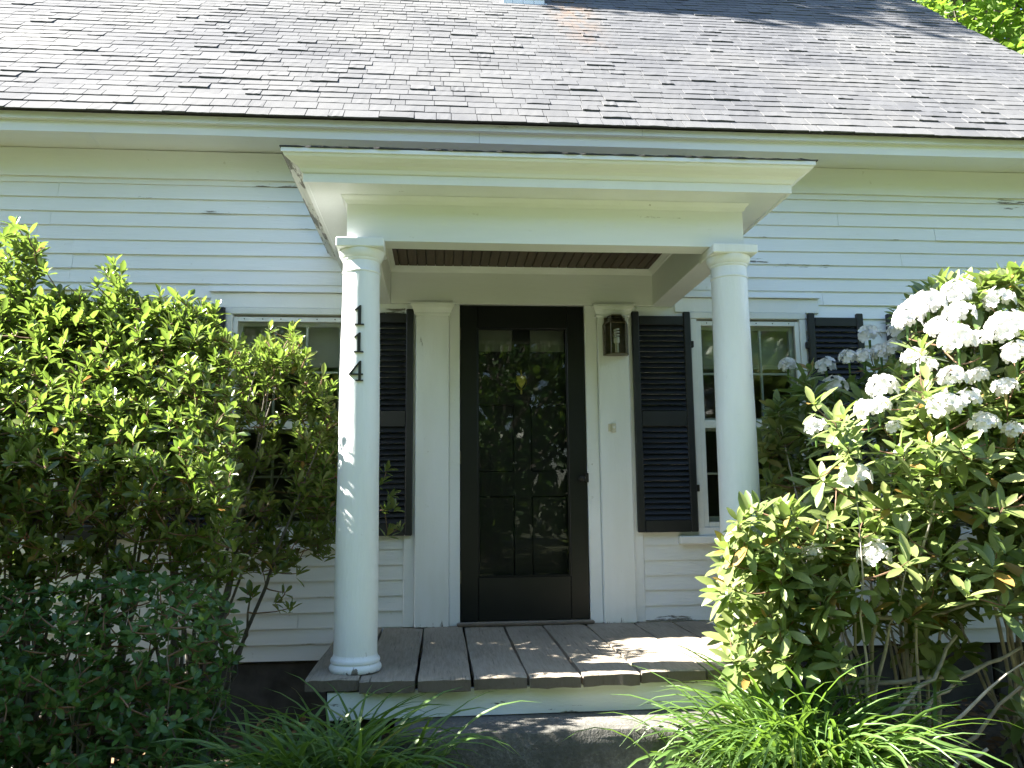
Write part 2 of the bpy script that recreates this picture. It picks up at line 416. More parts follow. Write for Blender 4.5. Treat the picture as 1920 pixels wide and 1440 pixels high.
# frieze, soffit, fascia of the main eave
EY, EZ, RP = -.385, 3.165, rad(45.0)
def longboard(name, mat, y0, y1, z0, z1, x0=XL-.25, x1=XR+.25, cuts=(), s=0, par=house):
    pts = [x0, *cuts, x1]
    for a, b in zip(pts[:-1], pts[1:]):
        n = 10; vs = []; fs = []
        for i in range(n+1):
            xx = a+.001+(b-a-.002)*i/n; d = .004*wob(s, .9, xx)
            vs += [(xx, y0+d*.5, z0+d), (xx, y0+d*.5, z1+d*.5), (xx, y1, z1+d*.5), (xx, y1, z0+d)]
        for i in range(n):
            k = 4*i; fs += [(k+j, k+4+j, k+4+(j+1) % 4, k+(j+1) % 4) for j in range(4)]
        fs += [(0, 1, 2, 3), (4*n+3, 4*n+2, 4*n+1, 4*n)]
        MB().add(vs, fs).build(name, mat, par)
longboard('frieze_board', M_trimx, -.030, .001, ZF, ZS-.004, XL, XR, (-3.1, 2.35), 1)
longboard('soffit_board', M_trimx, -.295, .001, ZS, ZS+.02, cuts=(-2.2, 1.62, 4.0), s=2)
longboard('fascia_board', M_trimx, -.318, -.296, ZS-.022, EZ-.020, cuts=(-3.9, .24, 4.3), s=3)
longboard('bed_molding', M_trimx, -.352, -.319, EZ-.050, EZ-.006, cuts=(-2.9, 1.3), s=4)

# ---- roof
roof_mb = MB()
cp, sp_ = math.cos(RP), math.sin(RP)
def roofpt(x, s, h=0.0): return (x, EY+s*cp-h*sp_, EZ+s*sp_+h*cp)
RX0, RX1 = XL-.28, 5.16
SR = (YB/2-EY)/cp                              # slope length to the ridge
for sgn in (1, -1):
    q = []
    for hh in (-.018, -.004):
        for s, x in ((.012, RX0), (.012, RX1), (SR, RX1), (SR, RX0)):
            p = roofpt(x, s, hh); q.append(p if sgn == 1 else (p[0], YB-p[1], p[2]))
    roof_mb.hexa(q)
roof = roof_mb.build('roof', M_tar, house)
tag(roof, 'sunlit grey shingle roof slope')
# rake boards on the right gable
for nm, h0, h1, xo in (('rake_board', -.17, -.032, .06),):
    MB().hexa([roofpt(RX1-.05, .0, h0), roofpt(RX1-.02, .0, h0), roofpt(RX1-.02, SR, h0), roofpt(RX1-.05, SR, h0), roofpt(RX1-.05, 0, h1), roofpt(RX1-.02, 0, h1), roofpt(RX1-.02, SR, h1), roofpt(RX1-.05, SR, h1)]).build(nm, M_trimx, house)
# shingles: a few template meshes, laid course by course
def shingle_template(wd, ln, th, seed):
    r = random.Random(seed); n = 4; vs = []
    for i in range(n+1):
        xx = wd*i/n; j = r.uniform(-.0025, .0025); t = th*(1+r.uniform(-.15, .15))
        vs += [(xx, j, .0), (xx, j, t), (xx, ln, .0018), (xx, ln, -.001)]
    fs = []
    for i in range(n):
        k = 4*i; fs += [(k, k+4, k+5, k+1), (k+1, k+5, k+6, k+2), (k+3, k+7, k+4, k)]
    fs += [(0, 1, 2, 3), (4*n+3, 4*n+2, 4*n+1, 4*n)]
    return vs, fs
TMP = []
for wi, wd in enumerate((.095, .115, .14, .165, .19, .22)):
    for ti, th in enumerate((.0060, .0080, .0110, .0150)):
        vs, fs = shingle_template(wd-.004, .155, th, wi*10+ti)
        tri = []
        for f in fs: tri += [(f[0], f[1], f[2]), (f[0], f[2], f[3])]
        TMP.append((wd, np.array(vs), np.array(tri), fastmesh('shingle', np.array(vs), np.array(tri), M_shingle)))
Rm = Matrix(((1, 0, 0), (0, cp, -sp_), (0, sp_, cp)))
sv, stt, stn = [], [], []; off = 0; n_single = 0
s = -.018; crs = 0
while s < SR-.05:
    e = .135 if crs < 2 else .106+.006*wob(crs*2.3, 1.0, crs*.7)
    xx = RX0-random.uniform(0, .15)
    while xx < RX1-.03:
        k = random.choices(range(len(TMP)), weights=[(1, 2, 3, 4, 4, 3)[q//4]*(4, 4, 2, .6)[q % 4] for q in range(len(TMP))])[0]
        wd, vt, tt, me = TMP[k]
        x1 = xx+wd
        if x1 > RX1+.02: wd = RX1+.02-xx
        ds = .006*wob(crs*1.9, 1.3, xx)+random.uniform(-.002, .002)
        lift = .001+.003*max(0, wob(crs*.8+2, .8, xx))
        if xx < RX0: xx = x1; continue
        p = roofpt(xx, s+ds, lift); tilt = random.uniform(-.006, .006)
        if n_single < 300 and -3.1 < xx < 4.75:
            o = bpy.data.objects.new('shingle', me); col.objects.link(o); o.parent = roof
            o.matrix_world = Matrix.Translation(p) @ (Rm @ Matrix.Rotation(tilt, 3, 'Z')).to_4x4(); n_single += 1
        else:
            c_, s_ = math.cos(tilt), math.sin(tilt)
            q = vt.copy(); q[:, 0] = np.minimum(q[:, 0], wd)
            q = np.stack([q[:, 0]*c_-q[:, 1]*s_, q[:, 0]*s_+q[:, 1]*c_, q[:, 2]], 1) @ np.array(Rm).T+np.array(p)
            sv.append(q); stt.append(tt+off); off += len(q); stn.append(np.full(len(q), random.random()))
        xx = x1
    s += e; crs += 1
sh = link('shingles', fastmesh('shingles', np.concatenate(sv), np.concatenate(stt), M_shingle, tint=np.concatenate(stn)), roof)
sh['kind'] = 'stuff'
# ridge cap
MB().prism([(-.16, -.14), (0, .03), (.16, -.14), (.16, -.16), (0, .005), (-.16, -.16)], lambda y, z: (RX0, YB/2+y, EZ+SR*sp_+z), lambda y, z: (RX1, YB/2+y, EZ+SR*sp_+z)).build('ridge_cap', M_tar, roof)

# ---- chimney: brick courses standing on the front slope
chim = cbox('chimney', M_trim, house, .575, .985, 1.955, 2.62, 5.3, 8.35, .004)
tag(chim, 'white painted brick chimney')
zc = 5.42; k = 0
bm_ = MB().box(0, .096, -.012, .02, 0, .058, .004).mesh('brick', M_trim)
while zc < 8.3:
    x = .577+(0 if k % 2 else -.05)
    while x < .98:
        o = bpy.data.objects.new('brick', bm_); col.objects.link(o); o.parent = chim
        a = max(x, .577); b = min(x+.096, .983)
        o.location = (a, 1.955, zc); o.scale = (max(.03, b-a)/.096, 1, 1); x += .103
    zc += .068; k += 1
MB().hexa([(.545, 1.90, 5.36), (1.015, 1.90, 5.36), (1.015, 1.957, 5.415), (.545, 1.957, 5.415), (.55, 1.93, 5.47), (1.01, 1.93, 5.47), (1.01, 1.953, 5.52), (.55, 1.953, 5.52)]).build('flashing', M_trim, house)

# ---- windows
def window(cx, full=True):
    x0, x1 = cx-GH, cx+GH
    mb = MB()
    mb.box(x0-.075, x0-.032, -.034, .02, GZ0-.03, GZ1+.045, .003); mb.box(x1+.032, x1+.075, -.034, .02, GZ0-.03, GZ1+.045, .003)
    mb.box(x0-.077, x1+.077, -.036, .02, GZ1+.047, GZ1+.088, .003)
    wn = mb.build('window', M_sash, house)
    hd = cbox('head_board', M_trim, wn, cx-.503, cx+.503, -.030, .0, GZ1+.09, 2.120, .003)
    MB().hexa([(cx-.51, -.048, 2.121), (cx+.51, -.048, 2.121), (cx+.51, 0, 2.124), (cx-.51, 0, 2.124), (cx-.51, -.048, 2.128), (cx+.51, -.048, 2.128), (cx+.51, 0, 2.137), (cx-.51, 0, 2.137)]).build('drip_cap', M_trim, wn)
    # storm frame
    mb = MB(); f = .030
    mb.box(x0-f, x0, -.024, .012, GZ0-.02, GZ1+.03, .002); mb.box(x1, x1+f, -.024, .012, GZ0-.02, GZ1+.03, .002)
    mb.box(x0, x1, -.023, .012, GZ1, GZ1+.03, .002); mb.box(x0, x1, -.023, .012, GZ0-.02, GZ0+.012, .002)
    mb.box(x0, x1, -.020, .010, 1.236, 1.290, .002)
    mb.build('storm_frame', M_sash, wn)
    ms = MB()
    for q in range(6): ms.lathe([(.004, 0), (.004, .002)], (0, 0, 0), 8, lambda x, y, z, q=q: (x0+.04+q*(x1-x0-.08)/5+x, -.0245-z, GZ1+.017+y))
    ms.build('screw', M_iron, wn)
    for a, b in ((GZ0+.012, 1.236), (1.290, GZ1)):
        MB().add([(x0, -.004, a), (x1, -.004, a), (x1, -.004, b), (x0, -.004, b)], [(0, 1, 2, 3)]).build('pane', M_glass, wn, fix=False)
    # inner sashes with muntins
    mb = MB()
    for a, b, y in ((GZ0, 1.262, .060), (1.262, GZ1+.02, .032)):
        mb.box(x0-.03, x0+.02, y, y+.03, a, b, .002); mb.box(x1-.02, x1+.03, y, y+.03, a, b, .002)
        mb.box(x0+.02, x1-.02, y+.001, y+.029, a, a+.045, .002); mb.box(x0+.02, x1-.02, y+.001, y+.029, b-.04, b, .002)
    mb.build('sash', M_sash, wn)
    for a, b, y in ((GZ0+.045, 1.222, .060), (1.307, GZ1-.02, .032)):
        for q in (1, 2):
            xm = x0+.02+(x1-x0-.04)*q/3
            cbox('muntin', M_sash, wn, xm-.0075, xm+.0075, y+.002, y+.026, a, b, .002)
        zm = (a+b)/2
        cbox('muntin', M_sash, wn, x0+.02, x1-.02, y+.004, y+.024, zm-.0075, zm+.0075, .002)
        MB().add([(x0+.02, y+.013, a), (x1-.02, y+.013, a), (x1-.02, y+.013, b), (x0+.02, y+.013, b)], [(0, 1, 2, 3)]).build('pane', M_glass, wn, fix=False)
    # roller shade hanging inside
    rs = cbox('roller_shade', M_roller, wn, x0-.02, x1+.02, .135, .139, 1.675, GZ1+.03, .001)
    cbox('hem_bar', M_roller, rs, x0-.018, x1+.018, .130, .144, 1.655, 1.682, .003)
    cbox('sill', M_trim, wn, cx-.535, cx+.535, -.062, .0, .483, .536, .006)
    cbox('apron', M_trim, wn, cx-.40, cx+.40, -.034, .06, .5365, GZ0-.021, .003)
    return wn
for cx, kd in WIN: window(cx)

# ---- shutters, each louver its own piece
SL = None
def shutter(x0, x1, lab=None):
    z0, z1 = .562, 1.985; y0, y1 = -.066, -.037; st = .048
    mb = MB()
    mb.box(x0, x0+st, y0, y1, z0, z1+.030, .006); mb.box(x1-st, x1, y0, y1, z0, z1+.030, .006)
    sh = mb.build('shutter', M_shutter, house)
    for a, b in ((z1-.062, z1), (1.245, 1.350), (z0, z0+.078)):
        cbox('rail', M_shutter, sh, x0+st, x1-st, y0+.003, y1-.002, a, b, .004)
    lw = x1-x0-2*st
    me = MB().hexa([(0, -.012, -.016), (lw, -.012, -.016), (lw, -.008, -.0175), (0, -.008, -.0175), (0, .009, .0175), (lw, .009, .0175), (lw, .013, .016), (0, .013, .016)]).mesh('slat', M_shutter)
    for a, b, n in ((1.350, z1-.062, 16), (z0+.078, 1.245, 17)):
        for q in range(n):
            o = link('slat', me, sh); o.location = (x0+st, (y0+y1)/2-.001, a+(b-a)*(q+.5)/n+random.uniform(-.001, .001)); o.rotation_euler = (random.uniform(-.05, .05), 0, 0)
    hz = z0+.30
    for zz in (z1-.19, z0+.28): cbox('hinge', M_iron, sh, x1-.006 if lab == 'l' else x0-.018, x1+.018 if lab == 'l' else x0+.006, y0+.004, y1+.004, zz-.022, zz+.022, .003)
    return sh
shutter(-2.315, -1.922, 'r'); shutter(-1.768, -1.377, 'l'); shutter(-.571, -.180, 'r'); shutter(1.262, 1.660, 'l'); shutter(2.477, 2.868, 'r'); shutter(3.037, 3.430, 'l')

# ---- door surround
def surround():
    for nm, a, b, y in (('casing_board', .050, .1195, -.034), ('casing_board', .9465, 1.028, -.034), ('casing_board', -.235, -.166, -.030), ('casing_board', 1.237, 1.302, -.030)):
        cbox(nm, M_trim, house, a, b, y, .06 if .0 < a < 1 and (a > .9 or a < .06) else .0, -.0, 2.056, .004)
    for a, b in ((-.165, .049), (1.029, 1.236)):
        p = cbox('pilaster', M_column, house, a, b, -.062, .0, .0, 2.0, .005)
        mb = MB(); mb.box(a-.012, b+.012, -.074, 0, 1.972, 1.990, .003)
        mb.prism([(.0, 1.990), (.0, 2.036), (-.034, 2.036), (-.030, 2.022), (-.020, 2.008), (-.014, 1.990)], lambda y, z: (a+y*.9, -.062+y, z), lambda y, z: (b-y*.9, -.062+y, z))
        mb.box(a-.034, b+.034, -.099, 0, 2.0365, 2.0545, .002)
        mb.build('capital', M_column, p)
    cbox('transom_board', M_trimx, house, -.330, 1.412, -.052, .0, 2.056, 2.300, .003)
    cbox('threshold', M_deck, house, .10, .965, -.075, .10, .001, .022, .006)
surround()
# ---- storm door
dx0, dx1, dz0, dz1 = .122, .944, .024, 2.053
gx0, gx1, gz0, gz1 = .236, .828, .295, 1.900
mb = MB()
mb.box(dx0, gx0, -.020, .018, dz0, dz1, .004); mb.box(gx1, dx1, -.020, .018, dz0, dz1, .004)
mb.box(gx0, gx1, -.019, .017, gz1, dz1, .004); mb.box(gx0, gx1, -.019, .017, dz0, gz0, .004)
sd = mb.build('storm_door', M_door, house); tag(sd, 'black wooden storm door with one tall glass pane')
MB().add([(gx0-.004, -.001, gz0-.004), (gx1+.004, -.001, gz0-.004), (gx1+.004, -.001, gz1+.004), (gx0-.004, -.001, gz1+.004)], [(0, 1, 2, 3)]).build('pane', M_glass, sd, fix=False)
mb = MB()
for a in ((gx0, gx0+.008, gz0, gz1), (gx1-.008, gx1, gz0, gz1)): mb.box(a[0], a[1], -.012, -.0035, a[2], a[3], .002)
mb.box(gx0+.008, gx1-.008, -.012, -.0035, gz1-.008, gz1, .002); mb.box(gx0+.008, gx1-.008, -.012, -.0035, gz0, gz0+.008, .002)
mb.build('glazing_bead', M_door, sd)
for zz in (1.86, 1.05, .30): MB().lathe([(.006, -.04), (.006, .04)], (dx0-.001, -.024, zz), 10).build('hinge', M_brass, sd, True)
MB().lathe([(.016, 0), (.016, .006), (.008, .010), (.008, .034), (.019, .042), (.021, .054), (.015, .064), (.004, .068)], (0, 0, 0), 20, lambda x, y, z: (.903+x, -.020-z, .908+y)).build('knob', M_iron, sd, True)
cbox('strike_plate', M_iron, sd, .930, .952, -.040, -.018, .885, .945, .003)
# ---- inner door behind the glass
iy = .075
mb = MB()
mb.box(.118, .235, iy, iy+.045, .024, 2.05, .002); mb.box(.830, .947, iy, iy+.045, .024, 2.05, .002); mb.box(.478, .592, iy, iy+.044, .024, 2.05, .002)
for a, b in ((.024, .26), (.80, .96), (1.40, 1.76), (1.91, 2.05)): mb.box(.235, .830, iy+.0005, iy+.0435, a, b, .002)
idr = mb.build('inner_door', M_idoor, house); tag(idr, 'black panelled front door behind the storm door')
for a, b in ((.237, .476), (.594, .828)):
    cbox('panel', M_idoor, idr, a, b, iy+.018, iy+.030, .26, .80, .008); cbox('panel', M_idoor, idr, a, b, iy+.018, iy+.030, .96, 1.40, .008)
    cbox('door_lite', M_lite, idr, a, b, iy+.016, iy+.022, 1.76, 1.91, .002)
mb = MB(); kx, kz = .530, 1.545
mb.prism([(-.034, .055), (.034, .055), (.034, .020), (.020, -.012), (0, -.040), (-.020, -.012), (-.034, .020)], lambda x, z: (kx+x, iy-.001, kz+z), lambda x, z: (kx+x*.9, iy-.012, kz+z*.9))
mb.tube([(kx+.034*math.cos(a), iy-.016, kz+.010+.052*math.sin(a)) for a in np.linspace(rad(160), rad(380), 13)], .005, 6)
mb.box(kx-.006, kx+.006, iy-.016, iy-.002, kz-.075, kz-.040, .002); mb.box(kx-.005, kx+.005, iy-.012, iy-.002, kz+.055, kz+.090, .002)
mb.build('knocker', M_gold, idr)

# ================================================================== PORTICO
port = thing('portico', 'white columned entry portico with flat cornice and plank floor', 'porch', (.54, -.7, -.07))
BX0, BX1, BYF, BYI, BZ0, BZ1 = -.468, 1.552, -1.345, -1.220, 2.056, 2.282
longboard('front_beam', M_trimx, BYF, BYI, BZ0, BZ1, BX0, BX1, (), 5, port)
cbox('side_beam', M_trim, port, BX0+.001, BX0+.137, BYI+.0005, -.0005, BZ0+.001, BZ1, .003)
cbox('side_beam', M_trim, port, BX1-.143, BX1-.001, BYI+.0005, -.0005, BZ0+.001, BZ1, .003)
# ceiling boards running back to the wall, with crown trim
nb = 30; cx0, cx1 = BX0+.137, BX1-.143
for q in range(nb):
    a = cx0+(cx1-cx0)*q/nb; b = cx0+(cx1-cx0)*(q+1)/nb
    cbox('ceiling_board', M_ceil, port, a+.0022, b-.0022, BYI+.002, -.054, 2.302+random.uniform(0, .002), 2.316, .004)
cbox('ceiling_backing', M_tar, port, cx0+.001, cx1-.001, BYI+.001, -.053, 2.317, 2.33, .001)
pf = [(0, 0), (.030, 0), (.026, -.010), (.012, -.022), (.006, -.034), (0, -.036)]
MB().prism(pf, lambda u, z: (cx0, -.0525-u, 2.300+z), lambda u, z: (cx1, -.0525-u, 2.300+z)).build('crown_trim', M_trim, port)
MB().prism(pf, lambda u, z: (cx0+u, BYI, 2.299+z), lambda u, z: (cx0+u, -.083, 2.299+z)).build('crown_trim', M_trim, port)
MB().prism(pf, lambda u, z: (cx1-u, BYI, 2.299+z), lambda u, z: (cx1-u, -.083, 2.299+z)).build('crown_trim', M_trim, port)
# cornice: bed moulding, soffit, fascia, crown, mitred round three sides
def cornice(name, prof, mat, par=port, sides=(0, 1, 2)):
    """prof = (projection out from the beam face, z)"""
    n = len(prof); mb = MB()
    ring = []
    for (x, y) in (('L', 'W'), ('L', 'F'), ('R', 'F'), ('R', 'W')):
        for p, z in prof:
            ring.append((BX0-p if x == 'L' else BX1+p, (BYF-p) if y == 'F' else -.0002, z))
    fs = [(j*n+k, j*n+(k+1) % n, (j+1)*n+(k+1) % n, (j+1)*n+k) for j in sides for k in range(n)]
    fs += [tuple(range(sides[0]*n, sides[0]*n+n)), tuple(range((sides[-1]+1)*n, (sides[-1]+2)*n))]
    used = sorted({i for f in fs for i in f}); mp = {u: i for i, u in enumerate(used)}
    return mb.add([ring[u] for u in used], [tuple(mp[i] for i in f) for f in fs]).build(name, mat, par)
cornice('bed_molding', [(.0005, 2.245), (.006, 2.245), (.012, 2.262), (.030, 2.2815), (.0005, 2.2815)], M_trim)
cornice('soffit', [(-.10, 2.283), (.168, 2.283), (.168, 2.297), (-.10, 2.297)], M_trim)
cornice('fascia_board', [(.1685, 2.279), (.186, 2.279), (.186, 2.322), (.1685, 2.322)], M_trim)
cornice('crown_molding', [(.150, 2.3225), (.190, 2.3225), (.196, 2.326), (.202, 2.340), (.216, 2.352), (.240, 2.362), (.262, 2.376), (.268, 2.386), (.268, 2.389), (.150, 2.389)], M_peel, sides=(0,))
cornice('crown_molding', [(.150, 2.3225), (.190, 2.3225), (.196, 2.326), (.202, 2.340), (.216, 2.352), (.240, 2.362), (.262, 2.376), (.268, 2.386), (.268, 2.389), (.150, 2.389)], M_trimx, sides=(1, 2))
cornice('fillet_board', [(.150, 2.3895), (.272, 2.3895), (.276, 2.391), (.276, 2.410), (.150, 2.410)], M_peel, sides=(0,))
cornice('fillet_board', [(.150, 2.3895), (.272, 2.3895), (.276, 2.391), (.276, 2.410), (.150, 2.410)], M_trimx, sides=(1, 2))
# roofing felt with a ragged edge
ou = []
def edge(x0, y0, x1, y1, n):
    for i in range(n):
        t = i/n; j = random.uniform(-.004, .006); x = x0+(x1-x0)*t; y = y0+(y1-y0)*t
        ou.append((x+(j if x0 == x1 else 0), y+(j if y0 == y1 else 0)))
e_ = .282
edge(BX0-e_, -.001, BX0-e_, BYF-e_, 40); edge(BX0-e_, BYF-e_, BX1+e_, BYF-e_, 90); edge(BX1+e_, BYF-e_, BX1+e_, -.001, 40); ou.append((BX1+e_, -.001))
zt = lambda x, y: 2.4105+.004*max(0, wob(1, 9, x+y*2))
n = len(ou)
MB().add([(x, y, zt(x, y)) for x, y in ou]+[(x, y, zt(x, y)+.006+.004*max(0, wob(4, 17, x*1.3+y))) for x, y in ou]+[(BX0+.2, -.001, 2.53), (BX1-.2, -.001, 2.53), (BX1-.2, BYF+.5, 2.50), (BX0+.2, BYF+.5, 2.50)],
    [tuple(range(n))[::-1]]+[(i, (i+1) % n, n+(i+1) % n, n+i) for i in range(n)]+
    [(n+i, n+i+1, 2*n+3 if i < 40 else 2*n+2) for i in range(0, 85)]+[(n+i, n+i+1, 2*n+2) for i in range(85, 130)]+[(n+i, n+i+1, 2*n+2) for i in range(130, n-1)]+
    [(n, 2*n+3, 2*n), (2*n+3, n+85, 2*n+2), (n+n-1, 2*n+1, 2*n+2), (2*n, 2*n+3, 2*n+2, 2*n+1)]).build('roofing_felt', M_tar, port, fix=False)

# columns
CY = -1.290
def column(cx):
    def dent(x, y, z):
        d = .0012*wob(cx*3, 7, z+x*3); return (x+d, y+d*.7, z)
    H = 1.893; prof = []
    for i in range(25):
        t = i/24; r = .102-.011*t**1.7; prof.append((r, .075+(H-.075)*t))
    sh = MB().lathe(prof, (cx, CY, 0), 56, dent).build('column', M_column, port, True)
    MB().lathe([(.116, .001), (.119, .004), (.122, .014), (.121, .024), (.116, .032), (.110, .036), (.110, .040), (.1145, .044), (.115, .052), (.112, .060), (.106, .065), (.103, .0755)], (cx, CY, 0), 56, dent).build('base', M_column, sh, True)
    MB().lathe([(.0905, H-.0005), (.0945, H+.003), (.0952, H+.008), (.0925, H+.012), (.0905, H+.015), (.0905, H+.060), (.094, H+.063), (.096, H+.068), (.096, H+.072), (.101, H+.077), (.107, H+.088), (.111, H+.101), (.112, H+.112), (.112, H+.1145)], (cx, CY, 0), 56).build('capital', M_column, sh, True)
    cbox('abacus', M_column, sh, cx-.116, cx+.116, CY-.116, CY+.116, H+.115, 2.0555, .005)
    return sh
CXL, CXR = -.397, 1.484
tag(column(CXL), 'round white column carrying the black numerals'); tag(column(CXR), 'round white column beside the flowering rhododendron')

# deck planks
PL = [(-.600, -.365, -1.475), (-.355, -.112, -1.505), (-.098, .134, -1.540), (.148, .385, -1.505), (.399, .628, -1.518), (.641, .900, -1.510), (.914, 1.213, -1.482), (1.226, 1.462, -1.470), (1.474, 1.690, -1.462)]
for i, (a, b, yf) in enumerate(PL):
    nx, ny = 6, 22; vs = []; r = random.Random(i)
    dz = r.uniform(-.004, .003)
    for j in range(ny+1):
        t = j/ny; y = yf+(-.008-yf)*t**1.25
        for q in range(nx+1):
            u = q/nx; x = a+(b-a)*u
            x += .004*wob(i*2+q*0, 3, y) if q in (0, nx) else 0
            ed = min(u, 1-u)*(b-a); zz = dz+.0025*wob(i+q*2.1, 4, y)-.003*max(0, 1-ed/.012)
            yy = y
            if j == 0: zz -= .005+.003*r.random(); yy += .002*r.uniform(-1, 1)
            if j == 1: yy = yf+.010
            vs.append((x, yy, zz))
    nxy = len(vs); W_ = nx+1
    fs = [(j*W_+q, j*W_+q+1, (j+1)*W_+q+1, (j+1)*W_+q) for j in range(ny) for q in range(nx)]
    bot = []
    per = list(range(W_))+[j*W_+nx for j in range(1, ny+1)]+[ny*W_+q for q in range(nx-1, -1, -1)]+[j*W_ for j in range(ny-1, 0, -1)]
    for k, p in enumerate(per):
        x, y, zz = vs[p]; vs.append((x, y+(.004*r.uniform(-1, 1) if p < W_ else 0), -.054+dz+.004*r.uniform(-1, 1)))
    L = len(per)
    fs += [(per[k], nxy+k, nxy+(k+1) % L, per[(k+1) % L]) for k in range(L)]+[tuple(nxy+k for k in range(L))]
    MB().add(vs, fs).build('deck_plank', M_deck, port, True)
# joists, riser and side skirt carrying the deck
def sk(x): return -1.462+(x+.5)*.012           # the front edge is slightly out of square
mb = MB()
mb.hexa([(-.50, sk(-.50), -.177), (1.62, sk(1.62), -.177), (1.62, sk(1.62)+.028, -.177), (-.50, sk(-.50)+.028, -.177), (-.50, sk(-.50), -.060), (1.62, sk(1.62), -.060), (1.62, sk(1.62)+.028, -.060), (-.50, sk(-.50)+.028, -.060)])
mb.build('riser_board', M_riser, port)
cbox('side_skirt', M_riser, port, -.50, -.474, sk(-.5)+.03, -.03, -.19, -.066, .003)
cbox('side_skirt', M_riser, port, 1.594, 1.62, sk(1.62)+.03, -.03, -.19, -.066, .003)
for xj in (-.40, .1, .6, 1.1, 1.50):
    cbox('joist', M_deck, port, xj-.03, xj+.03, -1.40, -.03, -.19, -.066, .004)
# piers under the deck
for xj, yj in ((-.40, -1.30), (1.50, -1.30), (-.40, -.12), (1.50, -.12), (.55, -1.30), (.55, -.12)):
    cbox('pier', M_dark, port, xj-.10, xj+.10, yj-.10, yj+.10, -.70, -.191, .015)

# ---- granite steps
def stone(name, x0, x1, yf0, yf1, yb, z0, z1, label):
    import bmesh
    bm = bmesh.new(); bmesh.ops.create_cube(bm, size=1.0)
    bmesh.ops.subdivide_edges(bm, edges=bm.edges[:], cuts=7, use_grid_fill=True)
    for v in bm.verts:
        u, t, h = v.co.x+.5, v.co.y+.5, v.co.z+.5
        x = x0+(x1-x0)*u; yf = yf0+(yf1-yf0)*u; y = yf+(yb-yf)*t; zz = z0+(z1-z0)*h
        e = sum(1 for q in (u, t, h) if q < .01 or q > .99)
        d = .012*wob(u*9+1, 5, x+zz*2)+.008*wob(2, 13, x*1.1+y)
        y += d*(1 if t < .01 else 0); zz += .35*d*(1 if h > .99 else 0)
        if e >= 2: y += .012*(1 if t < .01 else 0); zz -= .008*(1 if h > .99 else 0)
        v.co = (x, y, zz)
    me = bpy.data.meshes.new(name); bm.to_mesh(me); bm.free(); me.materials.append(M_stone)
    me.polygons.foreach_set('use_smooth', np.ones(len(me.polygons), dtype=bool)); me.set_sharp_from_angle(angle=rad(50))
    return tag(link(name, me), label, 'step')
stone('stone_step', -.20, 1.42, -1.725, -1.70, -1.40, -.44, -.181, 'rough dark granite step directly below the white porch riser')
stone('stone_step', -.32, 1.52, -2.10, -2.06, -1.55, -.68, -.446, 'lower granite step sunk in the soil under the upper step')

# ================================================================== SMALL FIXTURES
def numeral(outline_list, cx, zb, label):
    mb = MB(); y0 = CY-.0965
    for pts in outline_list:
        mb.prism(pts, lambda x, z: (cx+x, y0-.010, zb+z), lambda x, z: (cx+x, y0+.004+.8*min(.02, x*x*6), zb+z))
    return tag(mb.build('house_number', M_numeral), label, 'house number')
one = [[(-.007, .005), (.008, .005), (.008, .096), (.002, .096), (-.007, .086)], [(-.0225, .0745), (-.022, .072), (-.0068, .080), (-.0068, .0868), (.0015, .0965)], [(-.022, 0), (.022, 0), (.022, .0052), (-.022, .0052)]]
four = [[(.004, .005), (.017, .005), (.017, .097), (.010, .097), (.004, .090)], [(-.041, .0335), (-.041, .029), (.0038, .029), (.0038, .0355), (-.030, .0355), (.0039, .080), (.0039, .0898)], [(.0172, .029), (.026, .029), (.026, .0355), (.0172, .0355)], [(-.008, 0), (.027, 0), (.027, .0052), (-.008, .0052)]]
numeral(one, -.394, 1.621, 'black metal numeral 1 at the top of the column digits')
numeral(one, -.395, 1.487, 'black metal numeral 1 between the other two column digits')
numeral(four, -.399, 1.348, 'black metal numeral 4 at the bottom of the column digits')

lan = thing('wall_lantern', 'small brass and glass lantern hung on the pilaster beside the door', 'lantern', (1.143, -.064, 1.71))
lx, lz0, lz1, lz2 = 1.143, 1.712, 1.915, 1.972; yb = -.0625
hb = [(-.078, 0), (-.078, -.035), (-.050, -.105), (.050, -.105), (.078, -.035), (.078, 0)]
ht = [(x*.60, y*.62) for x, y in hb]
cbox('back_plate', M_brass, lan, lx-.070, lx+.070, yb-.004, yb, lz0+.004, lz2-.004, .002)
mb = MB(); r_ = .0034
P3 = lambda q, z: (lx+q[0], yb-.004+q[1], z)
for a, b in zip(hb[:-1], hb[1:]):
    mb.tube([P3(a, lz0), P3(b, lz0)], r_, 5); mb.tube([P3(a, lz1), P3(b, lz1)], r_, 5)
for a, b in zip(ht[:-1], ht[1:]): mb.tube([P3(a, lz2), P3(b, lz2)], r_, 5)
for a, t in zip(hb, ht): mb.tube([P3(a, lz0), P3(a, lz1)], r_, 5); mb.tube([P3(a, lz1), P3(t, lz2)], r_, 5)
mb.build('frame', M_brass, lan)
MB().prism(ht, lambda x, y: P3((x, y), lz2), lambda x, y: P3((x, y), lz2+.003)).build('top_plate', M_brass, lan)
MB().prism([(x*.98, y*.98) for x, y in hb], lambda x, y: P3((x, y), lz0-.002), lambda x, y: P3((x, y), lz0+.002)).build('bottom_plate', M_brass, lan)
for (a, t), (b, t2) in zip(list(zip(hb, ht))[:-1], list(zip(hb, ht))[1:]):
    MB().add([P3(a, lz0), P3(b, lz0), P3(b, lz1), P3(a, lz1)], [(0, 1, 2, 3)]).build('pane', M_lglass, lan, fix=False)
    MB().add([P3(a, lz1), P3(b, lz1), P3(t2, lz2), P3(t, lz2)], [(0, 1, 2, 3)]).build('pane', M_lglass, lan, fix=False)
MB().lathe([(.012, .002), (.012, .075)], (lx, yb-.055, lz0), 16).build('candle_sleeve', M_bell, lan, True)
